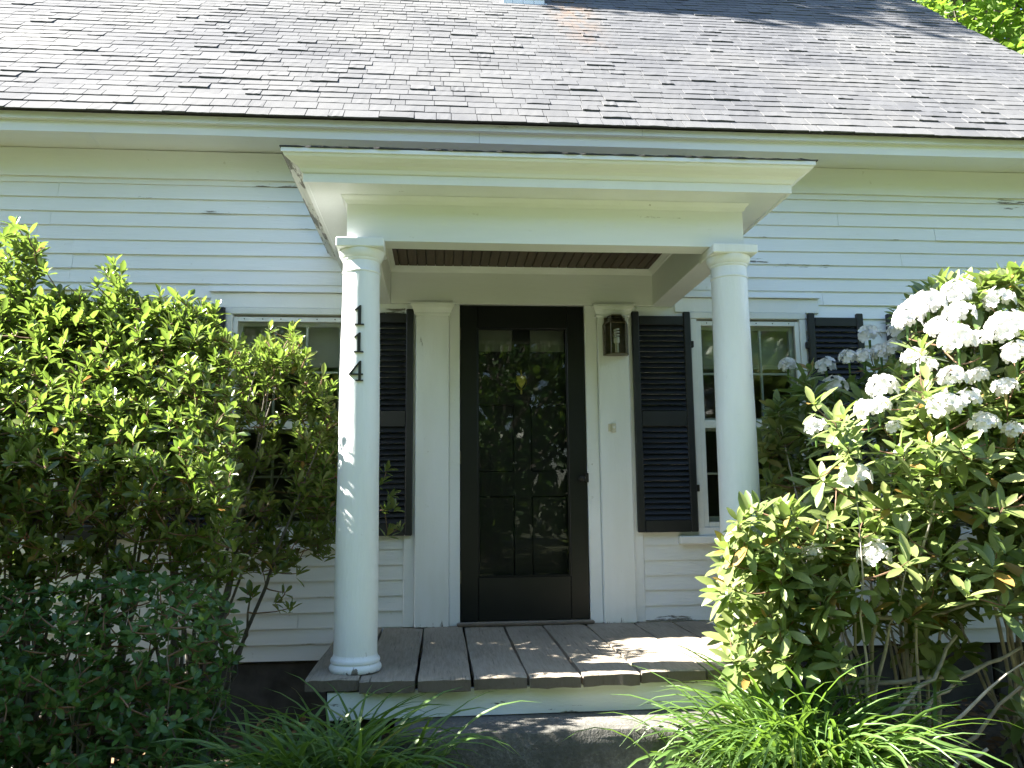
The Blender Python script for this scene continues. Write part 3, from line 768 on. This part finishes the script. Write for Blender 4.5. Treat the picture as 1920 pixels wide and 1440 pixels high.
MB().lathe([(.016, .075), (.019, .082), (.019, .105), (.014, .112)], (lx, yb-.055, lz0), 16).build('bulb_base', M_bulb, lan, True)
MB().tube([(lx+.015*math.cos(a), yb-.055+.015*math.sin(a), lz0+.112+.060*a/(2*math.pi*3.2)) for a in np.linspace(0, 2*math.pi*3.2, 40)], .0058, 7).build('bulb', M_bulb, lan, True)

bell = thing('doorbell', 'small ivory doorbell button on the pilaster below the lantern', 'doorbell', (1.112, -.062, 1.235))
cbox('case', M_bell, bell, 1.104, 1.133, -.078, -.0615, 1.207, 1.264, .003)
MB().lathe([(.008, 0), (.008, .004), (.006, .006)], (0, 0, 0), 14, lambda x, y, z: (1.1185+x, -.078-z, 1.238+y)).build('button', M_bulb, bell, True)
cbox('old_plate', M_bell, bell, 1.084, 1.103, -.0655, -.0615, 1.212, 1.262, .001)

# ================================================================== PLANTS
def leaf_template(wprof, fold=.35, curl=.18, droop=.10):
    ts = [0, .22, .48, .74, .92, 1.0]; vs = [(0, 0, 0)]
    for t in ts[1:-1]:
        wd = wprof(t)/2; zc_ = -droop*t*t
        vs += [(t, -wd, zc_+fold*wd), (t, 0, zc_), (t, wd, zc_+fold*wd)]
    vs.append((1, 0, -droop)); m = len(ts)-2; tr = []
    tr += [(0, 1, 2), (0, 2, 3)]
    for j in range(m-1):
        a = 1+3*j; b = a+3
        tr += [(a, b, b+1), (a, b+1, a+1), (a+1, b+1, b+2), (a+1, b+2, a+2)]
    a = 1+3*(m-1); tip = len(vs)-1; tr += [(a, tip, a+1), (a+1, tip, a+2)]
    return np.array(vs, float), np.array(tr)
obov = lambda t: .46*(math.sin(math.pi*min(1, t**1.35*1.0))**.75)*(1 if t < .95 else .8)
ellip = lambda t: .36*math.sin(math.pi*t**.95)**.8
rhodo = lambda t: .33*math.sin(math.pi*t**1.1)**.8

def frame_from(d, nrm):
    d = d/np.linalg.norm(d, axis=1, keepdims=True)
    y = np.cross(nrm, d); y /= np.linalg.norm(y, axis=1, keepdims=True)+1e-9
    z = np.cross(d, y); return np.stack([d, y, z], 2)       # columns are local axes

def plant_leaves(name, parent, tmpl, mat, pos, rot, length, width, nsingle=300, dist_key=None):
    vt, tr = tmpl; n = len(pos)
    key = np.linalg.norm(pos-CAM, axis=1)/length if dist_key is None else dist_key
    order = np.argsort(key); single = order[:nsingle]; rest = order[nsingle:]
    me = fastmesh('leaf', vt, tr, mat, True)
    for i in single:
        o = bpy.data.objects.new('leaf', me); col.objects.link(o); adopt(o, parent)
        A = rot[i]*np.array([length[i], width[i], length[i]])[None, :]
        o.matrix_world = Matrix(((*A[0], pos[i][0]), (*A[1], pos[i][1]), (*A[2], pos[i][2]), (0, 0, 0, 1)))
    sc_ = np.stack([length, width, length], 1)[rest]
    loc = vt[None]*sc_[:, None, :]
    wv = np.einsum('nij,nvj->nvi', rot[rest], loc)+pos[rest][:, None, :]
    tris = tr[None]+(np.arange(len(rest))*len(vt))[:, None, None]
    tint = np.repeat(rng.random(len(rest)), len(vt))
    o = link('foliage', fastmesh('foliage', wv.reshape(-1, 3), tris.reshape(-1, 3), mat, True, tint), parent); o['kind'] = 'stuff'
    return o

def inpoly(P, poly):
    x, y = P[:, 0], P[:, 1]; c = np.zeros(len(P), bool); n = len(poly)
    for i in range(n):
        x0, y0 = poly[i]; x1, y1 = poly[(i+1) % n]
        if y0 == y1: continue
        c ^= ((y0 > y) != (y1 > y)) & (x < (x1-x0)*(y-y0)/(y1-y0)+x0)
    return c
def edged(P, poly):
    d = np.full(len(P), 1e9); n = len(poly)
    for i in range(n):
        a = np.array(poly[i], float); b = np.array(poly[(i+1) % n], float); ab = b-a
        t = np.clip(((P-a)@ab)/(ab@ab), 0, 1); d = np.minimum(d, np.linalg.norm(P-(a+t[:, None]*ab), axis=1))
    return d
def sample(poly, n, dens=None):
    lo = np.min(poly, 0); hi = np.max(poly, 0); out = []
    while sum(map(len, out)) < n:
        P = lo+(hi-lo)*rng.random((n*2, 2)); P = P[inpoly(P, poly)]
        if dens is not None: P = P[rng.random(len(P)) < dens(P)]
        out.append(P)
    return np.concatenate(out)[:n]
def to3d(P, Y): return np.array([onY(p[0], p[1], y) for p, y in zip(P, Y)])

def whorls(tips, axis, nleaf, length, lo=35, hi=85, jitter=.12):
    """leaves radiating round each twig tip"""
    pos, d, nr, ln = [], [], [], []
    for t, a in zip(tips, axis):
        k = rng.integers(nleaf[0], nleaf[1]+1)
        e1 = np.cross(a, [.31, .7, .2]); e1 /= np.linalg.norm(e1); e2 = np.cross(a, e1); ph = rng.random()*6.28
        for q in range(k):
            f = q/k; ang = math.radians(lo+(hi-lo)*f+rng.normal()*9); az = ph+q*2.4+rng.normal()*.2
            r = e1*math.cos(az)+e2*math.sin(az); dd = a*math.cos(ang)+r*math.sin(ang)
            pos.append(t-a*(.03*f*length/.07)+rng.normal(size=3)*.002); d.append(dd)
            nn = a*math.sin(ang)-r*math.cos(ang)+rng.normal(size=3)*jitter; nr.append(nn)
            ln.append(length*rng.uniform(.58, 1.22)*(.75 if q < 2 else 1.0))
    return np.array(pos), np.array(d), np.array(nr), np.array(ln)

def branches(name, parent, bases, tips, mat, r0, nlimb, twigmat=None, sag=.0):
    """limbs from the root, twigs from the nearest limb point to each tip"""
    mb = MB(); tw = MB(); pts = []
    idx = rng.choice(len(tips), min(nlimb, len(tips)), replace=False)
    for i in idx:
        tip = tips[i]; b = min(bases, key=lambda q: np.linalg.norm((np.array(q)-tip)[:2])+rng.random()*.25); b = np.array(b)+rng.normal(size=3)*[.03, .03, 0]
        mid = b+(tip-b)*.5+np.array([rng.normal()*.08, rng.normal()*.08, .12+rng.normal()*.06-sag])
        P = []
        for t in np.linspace(0, 1, 9):
            p = (1-t)**2*b+2*t*(1-t)*mid+t*t*tip+rng.normal(size=3)*.014*math.sin(math.pi*t); P.append(p)
        rr = [r0*rng.uniform(.7, 1.1)*(1-.82*t) for t in np.linspace(0, 1, 9)] if True else 0
        mb.tube(P, rr, 7); pts += [(p, r) for p, r in zip(P, rr)]
    n0 = len(pts); A = np.zeros((n0+len(tips), 3)); A[:n0] = [p for p, _ in pts]; rr_ = [r for _, r in pts]; m_ = n0
    T = np.array(tips); d0 = np.min(np.linalg.norm(T[:, None, :]-A[None, :n0:2, :], axis=2), axis=1)
    for i in np.argsort(d0):
        t = T[i]; dv = np.linalg.norm(A[:m_]-t, axis=1)+np.maximum(0, A[:m_, 2]-t[2])*1.2
        j = int(np.argmin(dv)); a = A[j]; L = np.linalg.norm(t-a)
        A[m_] = t; m_ += 1; rr_.append(.0022)
        if L < .012: continue
        m = (a+t)/2+np.array([rng.normal()*.10, rng.normal()*.10, -.08])*L
        tw.tube([a, a*.55+m*.45, m*.5+t*.5, t+(t-m)*.02], [min(rr_[j], .0045), .0034, .0028, .0020], 4, False)
    b = mb.build('limbs', mat, parent, True, False); t = tw.build('twigs', twigmat or M_twig, parent, True, False); t['kind'] = 'stuff'; b['kind'] = 'stuff'

# ---- big evergreen shrub by the left-hand window
shA = thing('evergreen_shrub', 'tall glossy evergreen shrub in sun before the left window', 'shrub', (-1.75, -1.1, -.56))
polyA = [(-520, 900), (-250, 760), (-90, 600), (-40, 470), (20, 425), (60, 440), (72, 480), (80, 520), (62, 548), (100, 560), (150, 562), (185, 560), (195, 505), (220, 500), (235, 555), (285, 572), (345, 565), (400, 590), (425, 640), (470, 655), (490, 640), (515, 632), (530, 655), (545, 620), (562, 640), (575, 690), (620, 735), (638, 780), (640, 990), (618, 1055), (585, 1030), (545, 1065), (505, 1090), (440, 1085), (380, 1100), (300, 1075), (150, 1080), (0, 1100), (-520, 1150)]
densA = lambda P: np.where((P[:, 1] > 880) & (P[:, 0] < 370), .62, 1.0)*np.where((P[:, 1] < 558) & (P[:, 0] < 300), .42, 1.0)*np.where((P[:, 0] > 440) & (P[:, 0] < 560) & (P[:, 1] > 690) & (P[:, 1] < 1000), .30, 1.0)*np.where((P[:, 1] > 960), .50, 1.0)
PA = sample(polyA, 4600, densA); dA = edged(PA, polyA)
front = np.interp(PA[:, 1], [420, 560, 640, 760, 880, 960, 1100], [-.95, -1.08, -1.30, -1.60, -1.84, -1.75, -1.60])
half = np.minimum(.85, .12+dA*.0060); yA = np.minimum(front+half*(rng.random(len(PA))*1.3-.05), -.25)
yA = np.where(PA[:, 0] > 440, -.98+.62*rng.random(len(PA)), yA); yA = np.clip(yA, -1.95, -.22)
TA = to3d(PA, yA)
keep = ~((np.hypot(TA[:, 0]-CXL, TA[:, 1]-CY) < .17)); TA = TA[keep]
ex = to3d(np.array([(725, 880), (735, 925), (748, 990), (728, 1000), (722, 955), (715, 905), (738, 950)]), [-.55, -.5, -.52, -.6, -.62, -.58, -.66])
spr = np.array([(28, 418), (52, 436), (12, 440), (66, 470), (84, 505), (196, 508), (212, 492), (228, 515), (182, 535), (150, 548), (110, 545), (300, 552), (330, 556), (352, 560), (378, 572), (404, 580), (452, 640), (505, 618), (548, 612), (575, 668), (605, 705), (622, 722), (630, 1010), (560, 1075), (535, 1110), (470, 1115), (520, 1130), (545, 1140)], float)
TA = np.concatenate([TA, ex, to3d(spr, -1.05+.12*rng.normal(size=len(spr)))])
axA = np.array([0, 0, .85])+ (TA-np.array([-1.5, -.9, .7]))*np.array([.35, .55, .25])+rng.normal(size=TA.shape)*.30
axA /= np.linalg.norm(axA, axis=1, keepdims=True)
p, d, nn, ln = whorls(TA, axA, (6, 9), .074, 16, 88)
plant_leaves('foliage', shA, leaf_template(obov, .30, droop=.06), M_leafA, p, frame_from(d, nn), ln, ln*.80)
branches('branches', shA, [(-1.95, -1.05, -.56), (-1.62, -1.0, -.56), (-1.32, -.80, -.56), (-2.7, -1.1, -.56)], TA, M_bark, .017, 60)
mb = MB()
for i in rng.choice(len(TA), 420, replace=False):
    for q in range(5):
        c = TA[i]+axA[i]*.004+rng.normal(size=3)*.008; mb.lathe([(.001, -.006), (.0042, 0), (.001, .007)], c, 5)
o = mb.build('buds', M_bud, shA, fix=False); o['kind'] = 'stuff'

# ---- its taller neighbour further along the bed, which throws the shade over the step
shD = thing('evergreen_shrub', 'taller evergreen shrub further along the bed, left of the window shrub', 'shrub', (-3.3, -2.3, -.6))
n = 3600; q = rng.normal(size=(n, 3)); q /= np.linalg.norm(q, axis=1, keepdims=True)
TD = np.array([-3.55, -2.25, 1.85])+q*(rng.uniform(.35, 1, (n, 1))**.5)*np.array([1.15, .72, 2.2])*(1+.12*np.sin(q[:, :1]*7+q[:, 2:]*5)); TD = TD[TD[:, 2] > -.4]
axD = q[:len(TD)]*.2+np.array([0, 0, .8])+(TD-np.array([-3.3, -2.4, 1.3]))*.4+rng.normal(size=TD.shape)*.3; axD /= np.linalg.norm(axD, axis=1, keepdims=True)
p, d, nn, ln = whorls(TD, axD, (6, 9), .085, 28, 92)
plant_leaves('foliage', shD, leaf_template(obov, .30, droop=.06), M_leafA, p, frame_from(d, nn), ln, ln*.95, 0)
branches('branches', shD, [(-3.3, -2.3, -.6), (-3.1, -2.4, -.6), (-3.5, -2.5, -.6)], TD, M_bark, .022, 50)

# ---- low dark shrub in front of it
shB = thing('low_shrub', 'low dark green shrub in shade beneath the tall evergreen', 'shrub', (-1.55, -1.75, -.6))
polyB = [(-560, 1060), (-200, 1070), (0, 1085), (70, 1110), (130, 1100), (190, 1090), (250, 1075), (330, 1085), (400, 1105), (440, 1150), (452, 1215), (425, 1290), (412, 1360), (392, 1430), (380, 1640), (-560, 1640)]
PB = sample(polyB, 3000); dB = edged(PB, polyB)
yB = -1.72+np.minimum(.38, .08+dB*.004)*rng.uniform(-1, 1, len(PB)); TB = to3d(PB, yB); TB = TB[TB[:, 2] > gz(0, -1.8)+.02]
axB = np.array([0, -.25, .75])+(TB-np.array([-1.5, -1.5, -.2]))*.4+rng.normal(size=TB.shape)*.35; axB /= np.linalg.norm(axB, axis=1, keepdims=True)
p, d, nn, ln = whorls(TB, axB, (5, 8), .052, 35, 95)
plant_leaves('foliage', shB, leaf_template(lambda t: .52*math.sin(math.pi*t**1.05)**.8, .22, droop=.08), M_leafB, p, frame_from(d, nn), ln, ln*.98)
branches('branches', shB, [(-1.5, -1.7, -.6), (-1.0, -1.65, -.6), (-2.0, -1.75, -.6), (-2.6, -1.75, -.6)], TB, M_bark, .008, 90)

# ---- white flowering rhododendron
shC = thing('rhododendron', 'sunlit rhododendron with white flower trusses beside the right column', 'shrub', (2.3, -1.5, -.56))
polyC = [(1352, 1215), (1348, 1090), (1368, 985), (1400, 960), (1432, 930), (1425, 860), (1432, 775), (1470, 735), (1490, 700), (1545, 668), (1600, 650), (1650, 640), (1690, 590), (1735, 545), (1800, 535), (1860, 518), (1960, 520), (2150, 470), (2350, 520), (2400, 900), (2350, 1400), (2000, 1440), (1900, 1390), (1860, 1250), (1760, 1260), (1660, 1190), (1620, 1260), (1500, 1250), (1430, 1270), (1385, 1260)]
def densC(P):
    x, y = P[:, 0], P[:, 1]
    return np.where((y > 950) & (x > 1560), np.where(y < 1110, .62, .30), 1.0)*np.where((x > 1500) & (x < 1700) & (y > 830) & (y < 960), .6, 1.0)*np.where((y > 1180), .7, 1.0)*np.where((x > 1640) & (y < 900), 1.0, .62)
PC = sample(polyC, 2250, densC); dC = edged(PC, polyC)
ymid = np.where((PC[:, 0] < 1520) & (PC[:, 1] < 950), -.75, np.where((PC[:, 0] < 1620) & (PC[:, 1] > 950), -1.72, -1.45))
half = np.where((PC[:, 0] < 1520) & (PC[:, 1] < 950), .30, np.where((PC[:, 0] < 1620) & (PC[:, 1] > 950), .28, np.minimum(.80, .25+dC*.006)))
yC = np.clip(ymid+half*rng.uniform(-1, 1, len(PC)), -2.35, -.30); TC = to3d(PC, yC)
FL = [(1739, 575, 33, -1.75), (1796, 556, 28, -1.7), (1797, 592, 28, -1.85), (1700, 603, 24, -1.75), (1796, 642, 32, -2.0), (1893, 622, 37, -2.0), (1905, 668, 26, -2.05), (1630, 631, 21, -1.05), (1684, 624, 22, -1.2), (1592, 673, 18, -1.1), (1620, 670, 17, -1.15), (1652, 664, 18, -1.2), (1674, 655, 18, -1.25), (1549, 689, 19, -.95), (1565, 728, 21, -1.1), (1654, 731, 26, -1.85), (1627, 772, 24, -1.9), (1648, 766, 20, -1.95), (1783, 713, 25, -2.0), (1774, 766, 32, -2.1), (1835, 708, 19, -1.95), (1847, 798, 25, -2.1), (1529, 804, 22, -1.72), (1604, 897, 28, -2.05), (1676, 804, 15, -1.9), (1477, 687, 17, -.70), (1524, 1040, 19, -1.85), (1643, 1046, 30, -1.95), (1590, 905, 18, -2.0), (1715, 590, 26, -1.7), (1872, 566, 24, -1.75), (1762, 618, 22, -1.9), (1838, 640, 20, -1.95), (1885, 730, 22, -2.05), (1712, 672, 20, -1.9), (1818, 752, 22, -2.1), (1738, 690, 18, -1.95), (1905, 812, 20, -2.1)]
def topx(P):
    v = P-CAM; z = v@_F; return np.stack([960+FPX*(v@_R)/z, 720-FPX*(v@_U)/z], 1)
for fx, fy, fr, fY in FL:                     # nothing grows over a flower head
    q = topx(TC+np.array([0, 0, .03])); TC = TC[~((np.hypot(q[:, 0]-fx, q[:, 1]-fy) < fr*1.15+10) & (TC[:, 1] < fY+.12))]
TC = TC[np.hypot(TC[:, 0]-CXR, TC[:, 1]-CY) > .20]
TC = TC[~((TC[:, 0] < 1.70) & (TC[:, 1] > -1.5) & (TC[:, 2] < .10))]
axC = np.array([-.05, -.12, .75])+(TC-np.array([2.4, -1.2, .6]))*np.array([.25, .35, .2])+rng.normal(size=TC.shape)*.28; axC /= np.linalg.norm(axC, axis=1, keepdims=True)
p, d, nn, ln = whorls(TC, axC, (7, 12), .128, 32, 118)
nn[:, 2] += .35
tC = leaf_template(rhodo, .30, droop=.10)
plant_leaves('foliage', shC, tC, M_leafC, p, frame_from(d, nn), ln, ln*1.08)
# one blossom: five ruffled lobes
bv = [(0, 0, 0)]; bt = []
for k in range(10):
    a = 2*math.pi*k/10; tipk = k % 2 == 0
    bv.append((.42*math.cos(a), .42*math.sin(a), .42))
for k in range(10):
    a = 2*math.pi*k/10; r = 1.0 if k % 2 == 0 else .66
    bv.append((r*math.cos(a), r*math.sin(a), .62 if k % 2 == 0 else .74))
for k in range(10):
    a = 2*math.pi*(k+.5)/10; r = .98
    bv.append((r*math.cos(a), r*math.sin(a), .70))
for k in range(10):
    k2 = (k+1) % 10; bt += [(0, 1+k, 1+k2), (1+k, 11+k, 21+k), (1+k, 21+k, 1+k2), (1+k2, 21+k, 11+k2)]
bme = fastmesh('blossom', np.array(bv), np.array(bt), M_petal, True)
ftips = []
for (fx, fy, fr, fY) in FL:
    c = onY(fx, fy, fY); depth = (c-CAM)@_F; R_ = 1.12*fr*depth/FPX
    stem = MB().tube([c-np.array([0, 0, R_*.9+.03]), c-np.array([0, 0, R_*.3])], [.005, .008], 6)
    n = 13
    tru = stem.build('flower_truss', M_blade, shC, True)
    for k in range(n):
        ph = k*2.39996+rng.random()*.5; ct = 1-1.15*(k+.5)/n; st_ = math.sqrt(max(0, 1-ct*ct))
        dd = Vector((st_*math.cos(ph), st_*math.sin(ph), ct))
        b = R_*rng.uniform(.33, .50)
        o = bpy.data.objects.new('blossom', bme); col.objects.link(o); o.parent = tru
        q = dd.to_track_quat('Z', 'Y').to_matrix() @ Matrix.Rotation(rng.random()*6.28, 3, 'Z')
        pp = Vector(c)+dd*(R_*rng.uniform(.42, .78))
        o.matrix_world = Matrix.Translation(pp) @ q.to_4x4() @ Matrix.Diagonal((b, b, b*.9, 1))
    ftips.append(c-np.array([0, 0, R_*.9+.02]))
ft = np.array(ftips)
TCall = np.concatenate([TC, ft])
branches('branches', shC, [(2.05, -1.35, -.56), (2.25, -1.45, -.56), (1.95, -1.5, -.56), (2.9, -1.3, -.56), (3.1, -1.5, -.56)], TCall, M_pale, .012, 60)
mb = MB()                                     # the bare arching stems low at the right
for P in ([(2.02, -1.75, -.56), (2.05, -1.75, -.30), (2.12, -1.74, -.12), (2.28, -1.72, -.02), (2.50, -1.7, .05)],
          [(1.72, -1.8, -.40), (1.85, -1.8, -.20), (2.0, -1.78, -.08), (2.15, -1.75, .0), (2.3, -1.7, .16)],
          [(1.60, -1.55, .0), (1.8, -1.6, -.06), (2.05, -1.65, -.04), (2.35, -1.7, .0), (2.6, -1.7, .10)],
          [(1.95, -1.8, -.56), (2.05, -1.82, -.40), (2.18, -1.84, -.33), (2.3, -1.85, -.28)],
          [(1.75, -1.5, .34), (2.0, -1.6, .24), (2.2, -1.65, .24), (2.4, -1.7, .30)]):
    Q = []
    for a, b in zip(P[:-1], P[1:]):
        for t in (0, .34, .67): Q.append(np.array(a)*(1-t)+np.array(b)*t+rng.normal(size=3)*.008)
    Q.append(np.array(P[-1])); mb.tube(Q, list(np.linspace(.013, .007, len(Q))), 7)
mb.build('bare_stems', M_pale, shC, True, False)

# ---- daylily clumps
def clump(label, c, n, L0, L1, W0, W1, bias=(0, 0), spread=.16):
    root = thing('grass_clump', label, 'grass clump', (c[0], c[1], c[2])); ev, ef = [], []
    for i in range(n):
        az = rng.random()*6.283; L = rng.uniform(L0, L1); wd = rng.uniform(W0, W1)
        b = np.array(c)+np.array([rng.normal()*spread, rng.normal()*spread*.6, 0]); b[2] -= .02
        hd = np.array([math.cos(az)+bias[0], math.sin(az)*.8+bias[1], 0]); hd /= np.linalg.norm(hd)+1e-6
        el = rad(rng.uniform(66, 90)); drop = rng.uniform(1.3, 3.1); m = 10; vs = []; pth = b.copy(); side = np.array([-hd[1], hd[0], 0])
        tw = rng.normal()*.5; cw = rng.normal()*.12
        for j in range(m+1):
            t = j/m; w_ = wd*(.55+.9*t if t < .4 else (1-((t-.4)/.6)**1.8)*.91)*.5+.0003
            e = el-drop*t**1.6; dirv = hd*math.cos(e)+np.array([0, 0, math.sin(e)])
            nrm = -hd*math.sin(e)+np.array([0, 0, math.cos(e)])
            s_ = side*math.cos(tw*t)+nrm*math.sin(tw*t); f_ = nrm*math.cos(tw*t)-side*math.sin(tw*t)
            vs += [tuple(pth-s_*w_+f_*w_*.45), tuple(pth), tuple(pth+s_*w_+f_*w_*.45)]
            pth = pth+dirv*(L/m); hd = hd+side*cw*.2; hd /= np.linalg.norm(hd)
            if pth[2] < gz(0, pth[1])+.015: pth[2] = gz(0, pth[1])+.015
        fs = []
        for j in range(m):
            a = 3*j; fs += [(a, a+1, a+4), (a, a+4, a+3), (a+1, a+2, a+5), (a+1, a+5, a+4)]
        if i < 295: link('blade', fastmesh('blade', np.array(vs), np.array(fs), M_blade, True), root)
        else: ef.append(np.array(fs)+33*len(ev)); ev.append(np.array(vs))
    o = link('blades', fastmesh('blades', np.concatenate(ev), np.concatenate(ef), M_blade, True, np.repeat(rng.random(len(ev)), 33)), root); o['kind'] = 'stuff'
    return root
clump('shaded dark green daylily clump left of the granite step', (-.46, -1.93, -.575), 560, .50, .88, .017, .028, (-.1, -.05), .14)
clump('sunlit arching daylily clump right of the granite step', (1.46, -1.90, -.565), 660, .55, .96, .017, .028, (.05, -.05), .15)

# ---- leaf litter on the bed
vt, tr = leaf_template(ellip, .25, droop=.15)
n = 2600; px = rng.uniform(-3.2, 3.6, n); py = rng.uniform(-2.6, -.05, n)
k = ~((px > -.62) & (px < 1.7) & (py > -2.25)); px, py = px[k], py[k]; n = len(px)
pz = np.array([gz(a, b) for a, b in zip(px, py)])+.022+.02*rng.random(n)
dd = rng.normal(size=(n, 3))*[1, 1, .3]; nn = rng.normal(size=(n, 3))*.5+[0, 0, 1]; ro = frame_from(dd, nn); ln = rng.uniform(.05, .11, n)
wv = np.einsum('nij,nvj->nvi', ro, vt[None]*np.stack([ln, ln, ln], 1)[:, None, :])+np.stack([px, py, pz], 1)[:, None, :]
o = link('leaf_litter', fastmesh('leaf_litter', wv.reshape(-1, 3), (tr[None]+(np.arange(n)*len(vt))[:, None, None]).reshape(-1, 3), M_litter, True, np.repeat(rng.random(n), len(vt))))
tag(o, 'brown dead leaves scattered over the planting bed', 'leaf litter', kind='stuff')

# ---- trees
def tree(label, loc, H, cr, cz, nclus, nper, lsize, sq=.8, name='maple_tree', group=None, off=(0, 0), rx=1.0, mat=None):
    root = thing(name, label, 'tree', loc, group); L = np.array(loc, float)
    cc = L+np.array([off[0], off[1], cz]); cl = []
    while len(cl) < nclus:
        q = rng.normal(size=3); q /= np.linalg.norm(q); r = rng.uniform(.45, 1.0)**.6*(1+.16*math.sin(5*q[0]+3*q[2])+.10*math.sin(9*q[1]+4*q[2]))
        cl.append(cc+q*r*np.array([cr*rx, cr, cr*sq]))
    cl = np.array(cl)
    lp = np.repeat(cl, nper, 0)+rng.normal(size=(nclus*nper, 3))*[.34, .34, .20]*(cr/4.5)
    out = lp-cc; out /= np.linalg.norm(out, axis=1, keepdims=True)
    dd = rng.normal(size=lp.shape)+out*.7+[0, 0, -.35]; nn = rng.normal(size=lp.shape)*.45+[0, 0, .8]+out*.5
    ln = lsize*rng.uniform(.7, 1.25, len(lp))
    v5 = np.array([(0, 0, 0), (.30, -.42, .05), (.62, -.36, .02), (1, 0, -.1), (.62, .36, .02), (.30, .42, .05), (.45, 0, -.02)]); t5 = np.array([(0, 1, 6), (1, 2, 6), (2, 3, 6), (3, 4, 6), (4, 5, 6), (5, 0, 6)])
    ro = frame_from(dd, nn); wv = np.einsum('nij,nvj->nvi', ro, v5[None]*ln[:, None, None])+lp[:, None, :]
    cmesh = fastmesh('crown', wv.reshape(-1, 3), (t5[None]+(np.arange(len(lp))*7)[:, None, None]).reshape(-1, 3), mat or M_maple, False, np.repeat(np.repeat(rng.random(nclus)*.6, nper)+rng.random(len(lp))*.4, 7))
    o = link('crown', cmesh, root); o['kind'] = 'stuff'
    mb = MB(); top = cc+np.array([0, 0, cr*sq*.5]); base = L-np.array([0, 0, .2])
    pts = [base*(1-t)+top*t+rng.normal(size=3)*.10*math.sin(math.pi*t) for t in np.linspace(0, 1, 9)]
    mb.tube(pts, [H*.028*(1-.85*t)+(.08 if i == 0 else 0) for i, t in enumerate(np.linspace(0, 1, 9))], 9)
    for c in cl[::6]:
        a = pts[min(7, max(2, int(8*(c[2]-L[2])/(H+.1)*.75)))]; m = (a+c)/2+np.array([0, 0, .3])
        mb.tube([a, a*.5+m*.5, m*.5+c*.5, c], [H*.008, H*.006, H*.004, .012], 5, False)
    mb.build('trunk', M_bark, root, True, False)
    return root
tree('tall sunlit maple beyond the right end of the roof', (11.0, 9.5, -.8), 13, 5.8, 9.0, 950, 62, .15, .95)
tree('tall maple behind the house shading the upper roof', (-3.8, 9.0, -.8), 16, 4.3, 13.6, 330, 50, .17, .72, off=(0, -2.8), rx=.72)
g_ = 'trees across the lawn facing the house'
tree('dark maple across the lawn straight opposite the front door', (1.5, -17.0, -1.3), 11, 4.6, 5.2, 260, 42, .20, 1.0, group=g_, mat=M_leafB)
tree('dark maple across the lawn opposite the left window', (-6.0, -18.5, -1.3), 11, 4.8, 5.4, 260, 42, .20, 1.0, group=g_, mat=M_leafB)
tree('dark maple across the lawn opposite the right window', (9.0, -18.0, -1.3), 11, 4.8, 5.2, 260, 42, .20, 1.0, group=g_, mat=M_leafB)
tree('dark maple across the lawn beyond the left shrub', (-13.5, -20.0, -1.3), 12, 5.0, 5.8, 260, 42, .20, 1.0, group=g_, mat=M_leafB)
tree('dark maple across the lawn beyond the rhododendron', (17.0, -21.0, -1.3), 12, 5.0, 5.8, 260, 42, .20, 1.0, group=g_, mat=M_leafB)

# ---- the wood beyond the lawn, one mass
n = 26000; wx = rng.uniform(-48, 48, n); wz = -1.3+13.5*rng.random(n)**.85; wy = -27+rng.normal(size=n)*1.6+1.5*np.sin(wx*.7)
wz *= (1+.15*np.sin(wx*.55)+.08*np.sin(wx*1.7)); lp = np.stack([wx, wy, wz], 1)
ro = frame_from(rng.normal(size=(n, 3)), rng.normal(size=(n, 3))*.6+[0, .5, .7]); ln = rng.uniform(.45, .95, n)
wv = np.einsum('nij,nvj->nvi', ro, vt[None]*np.stack([ln, ln*1.6, ln], 1)[:, None, :])+lp[:, None, :]
o = link('woodland', fastmesh('woodland', wv.reshape(-1, 3), (tr[None]+(np.arange(n)*len(vt))[:, None, None]).reshape(-1, 3), M_leafB, True, np.repeat(rng.random(n), len(vt))))
tag(o, 'dense dark wood closing off the lawn opposite the house', 'woodland', kind='stuff')
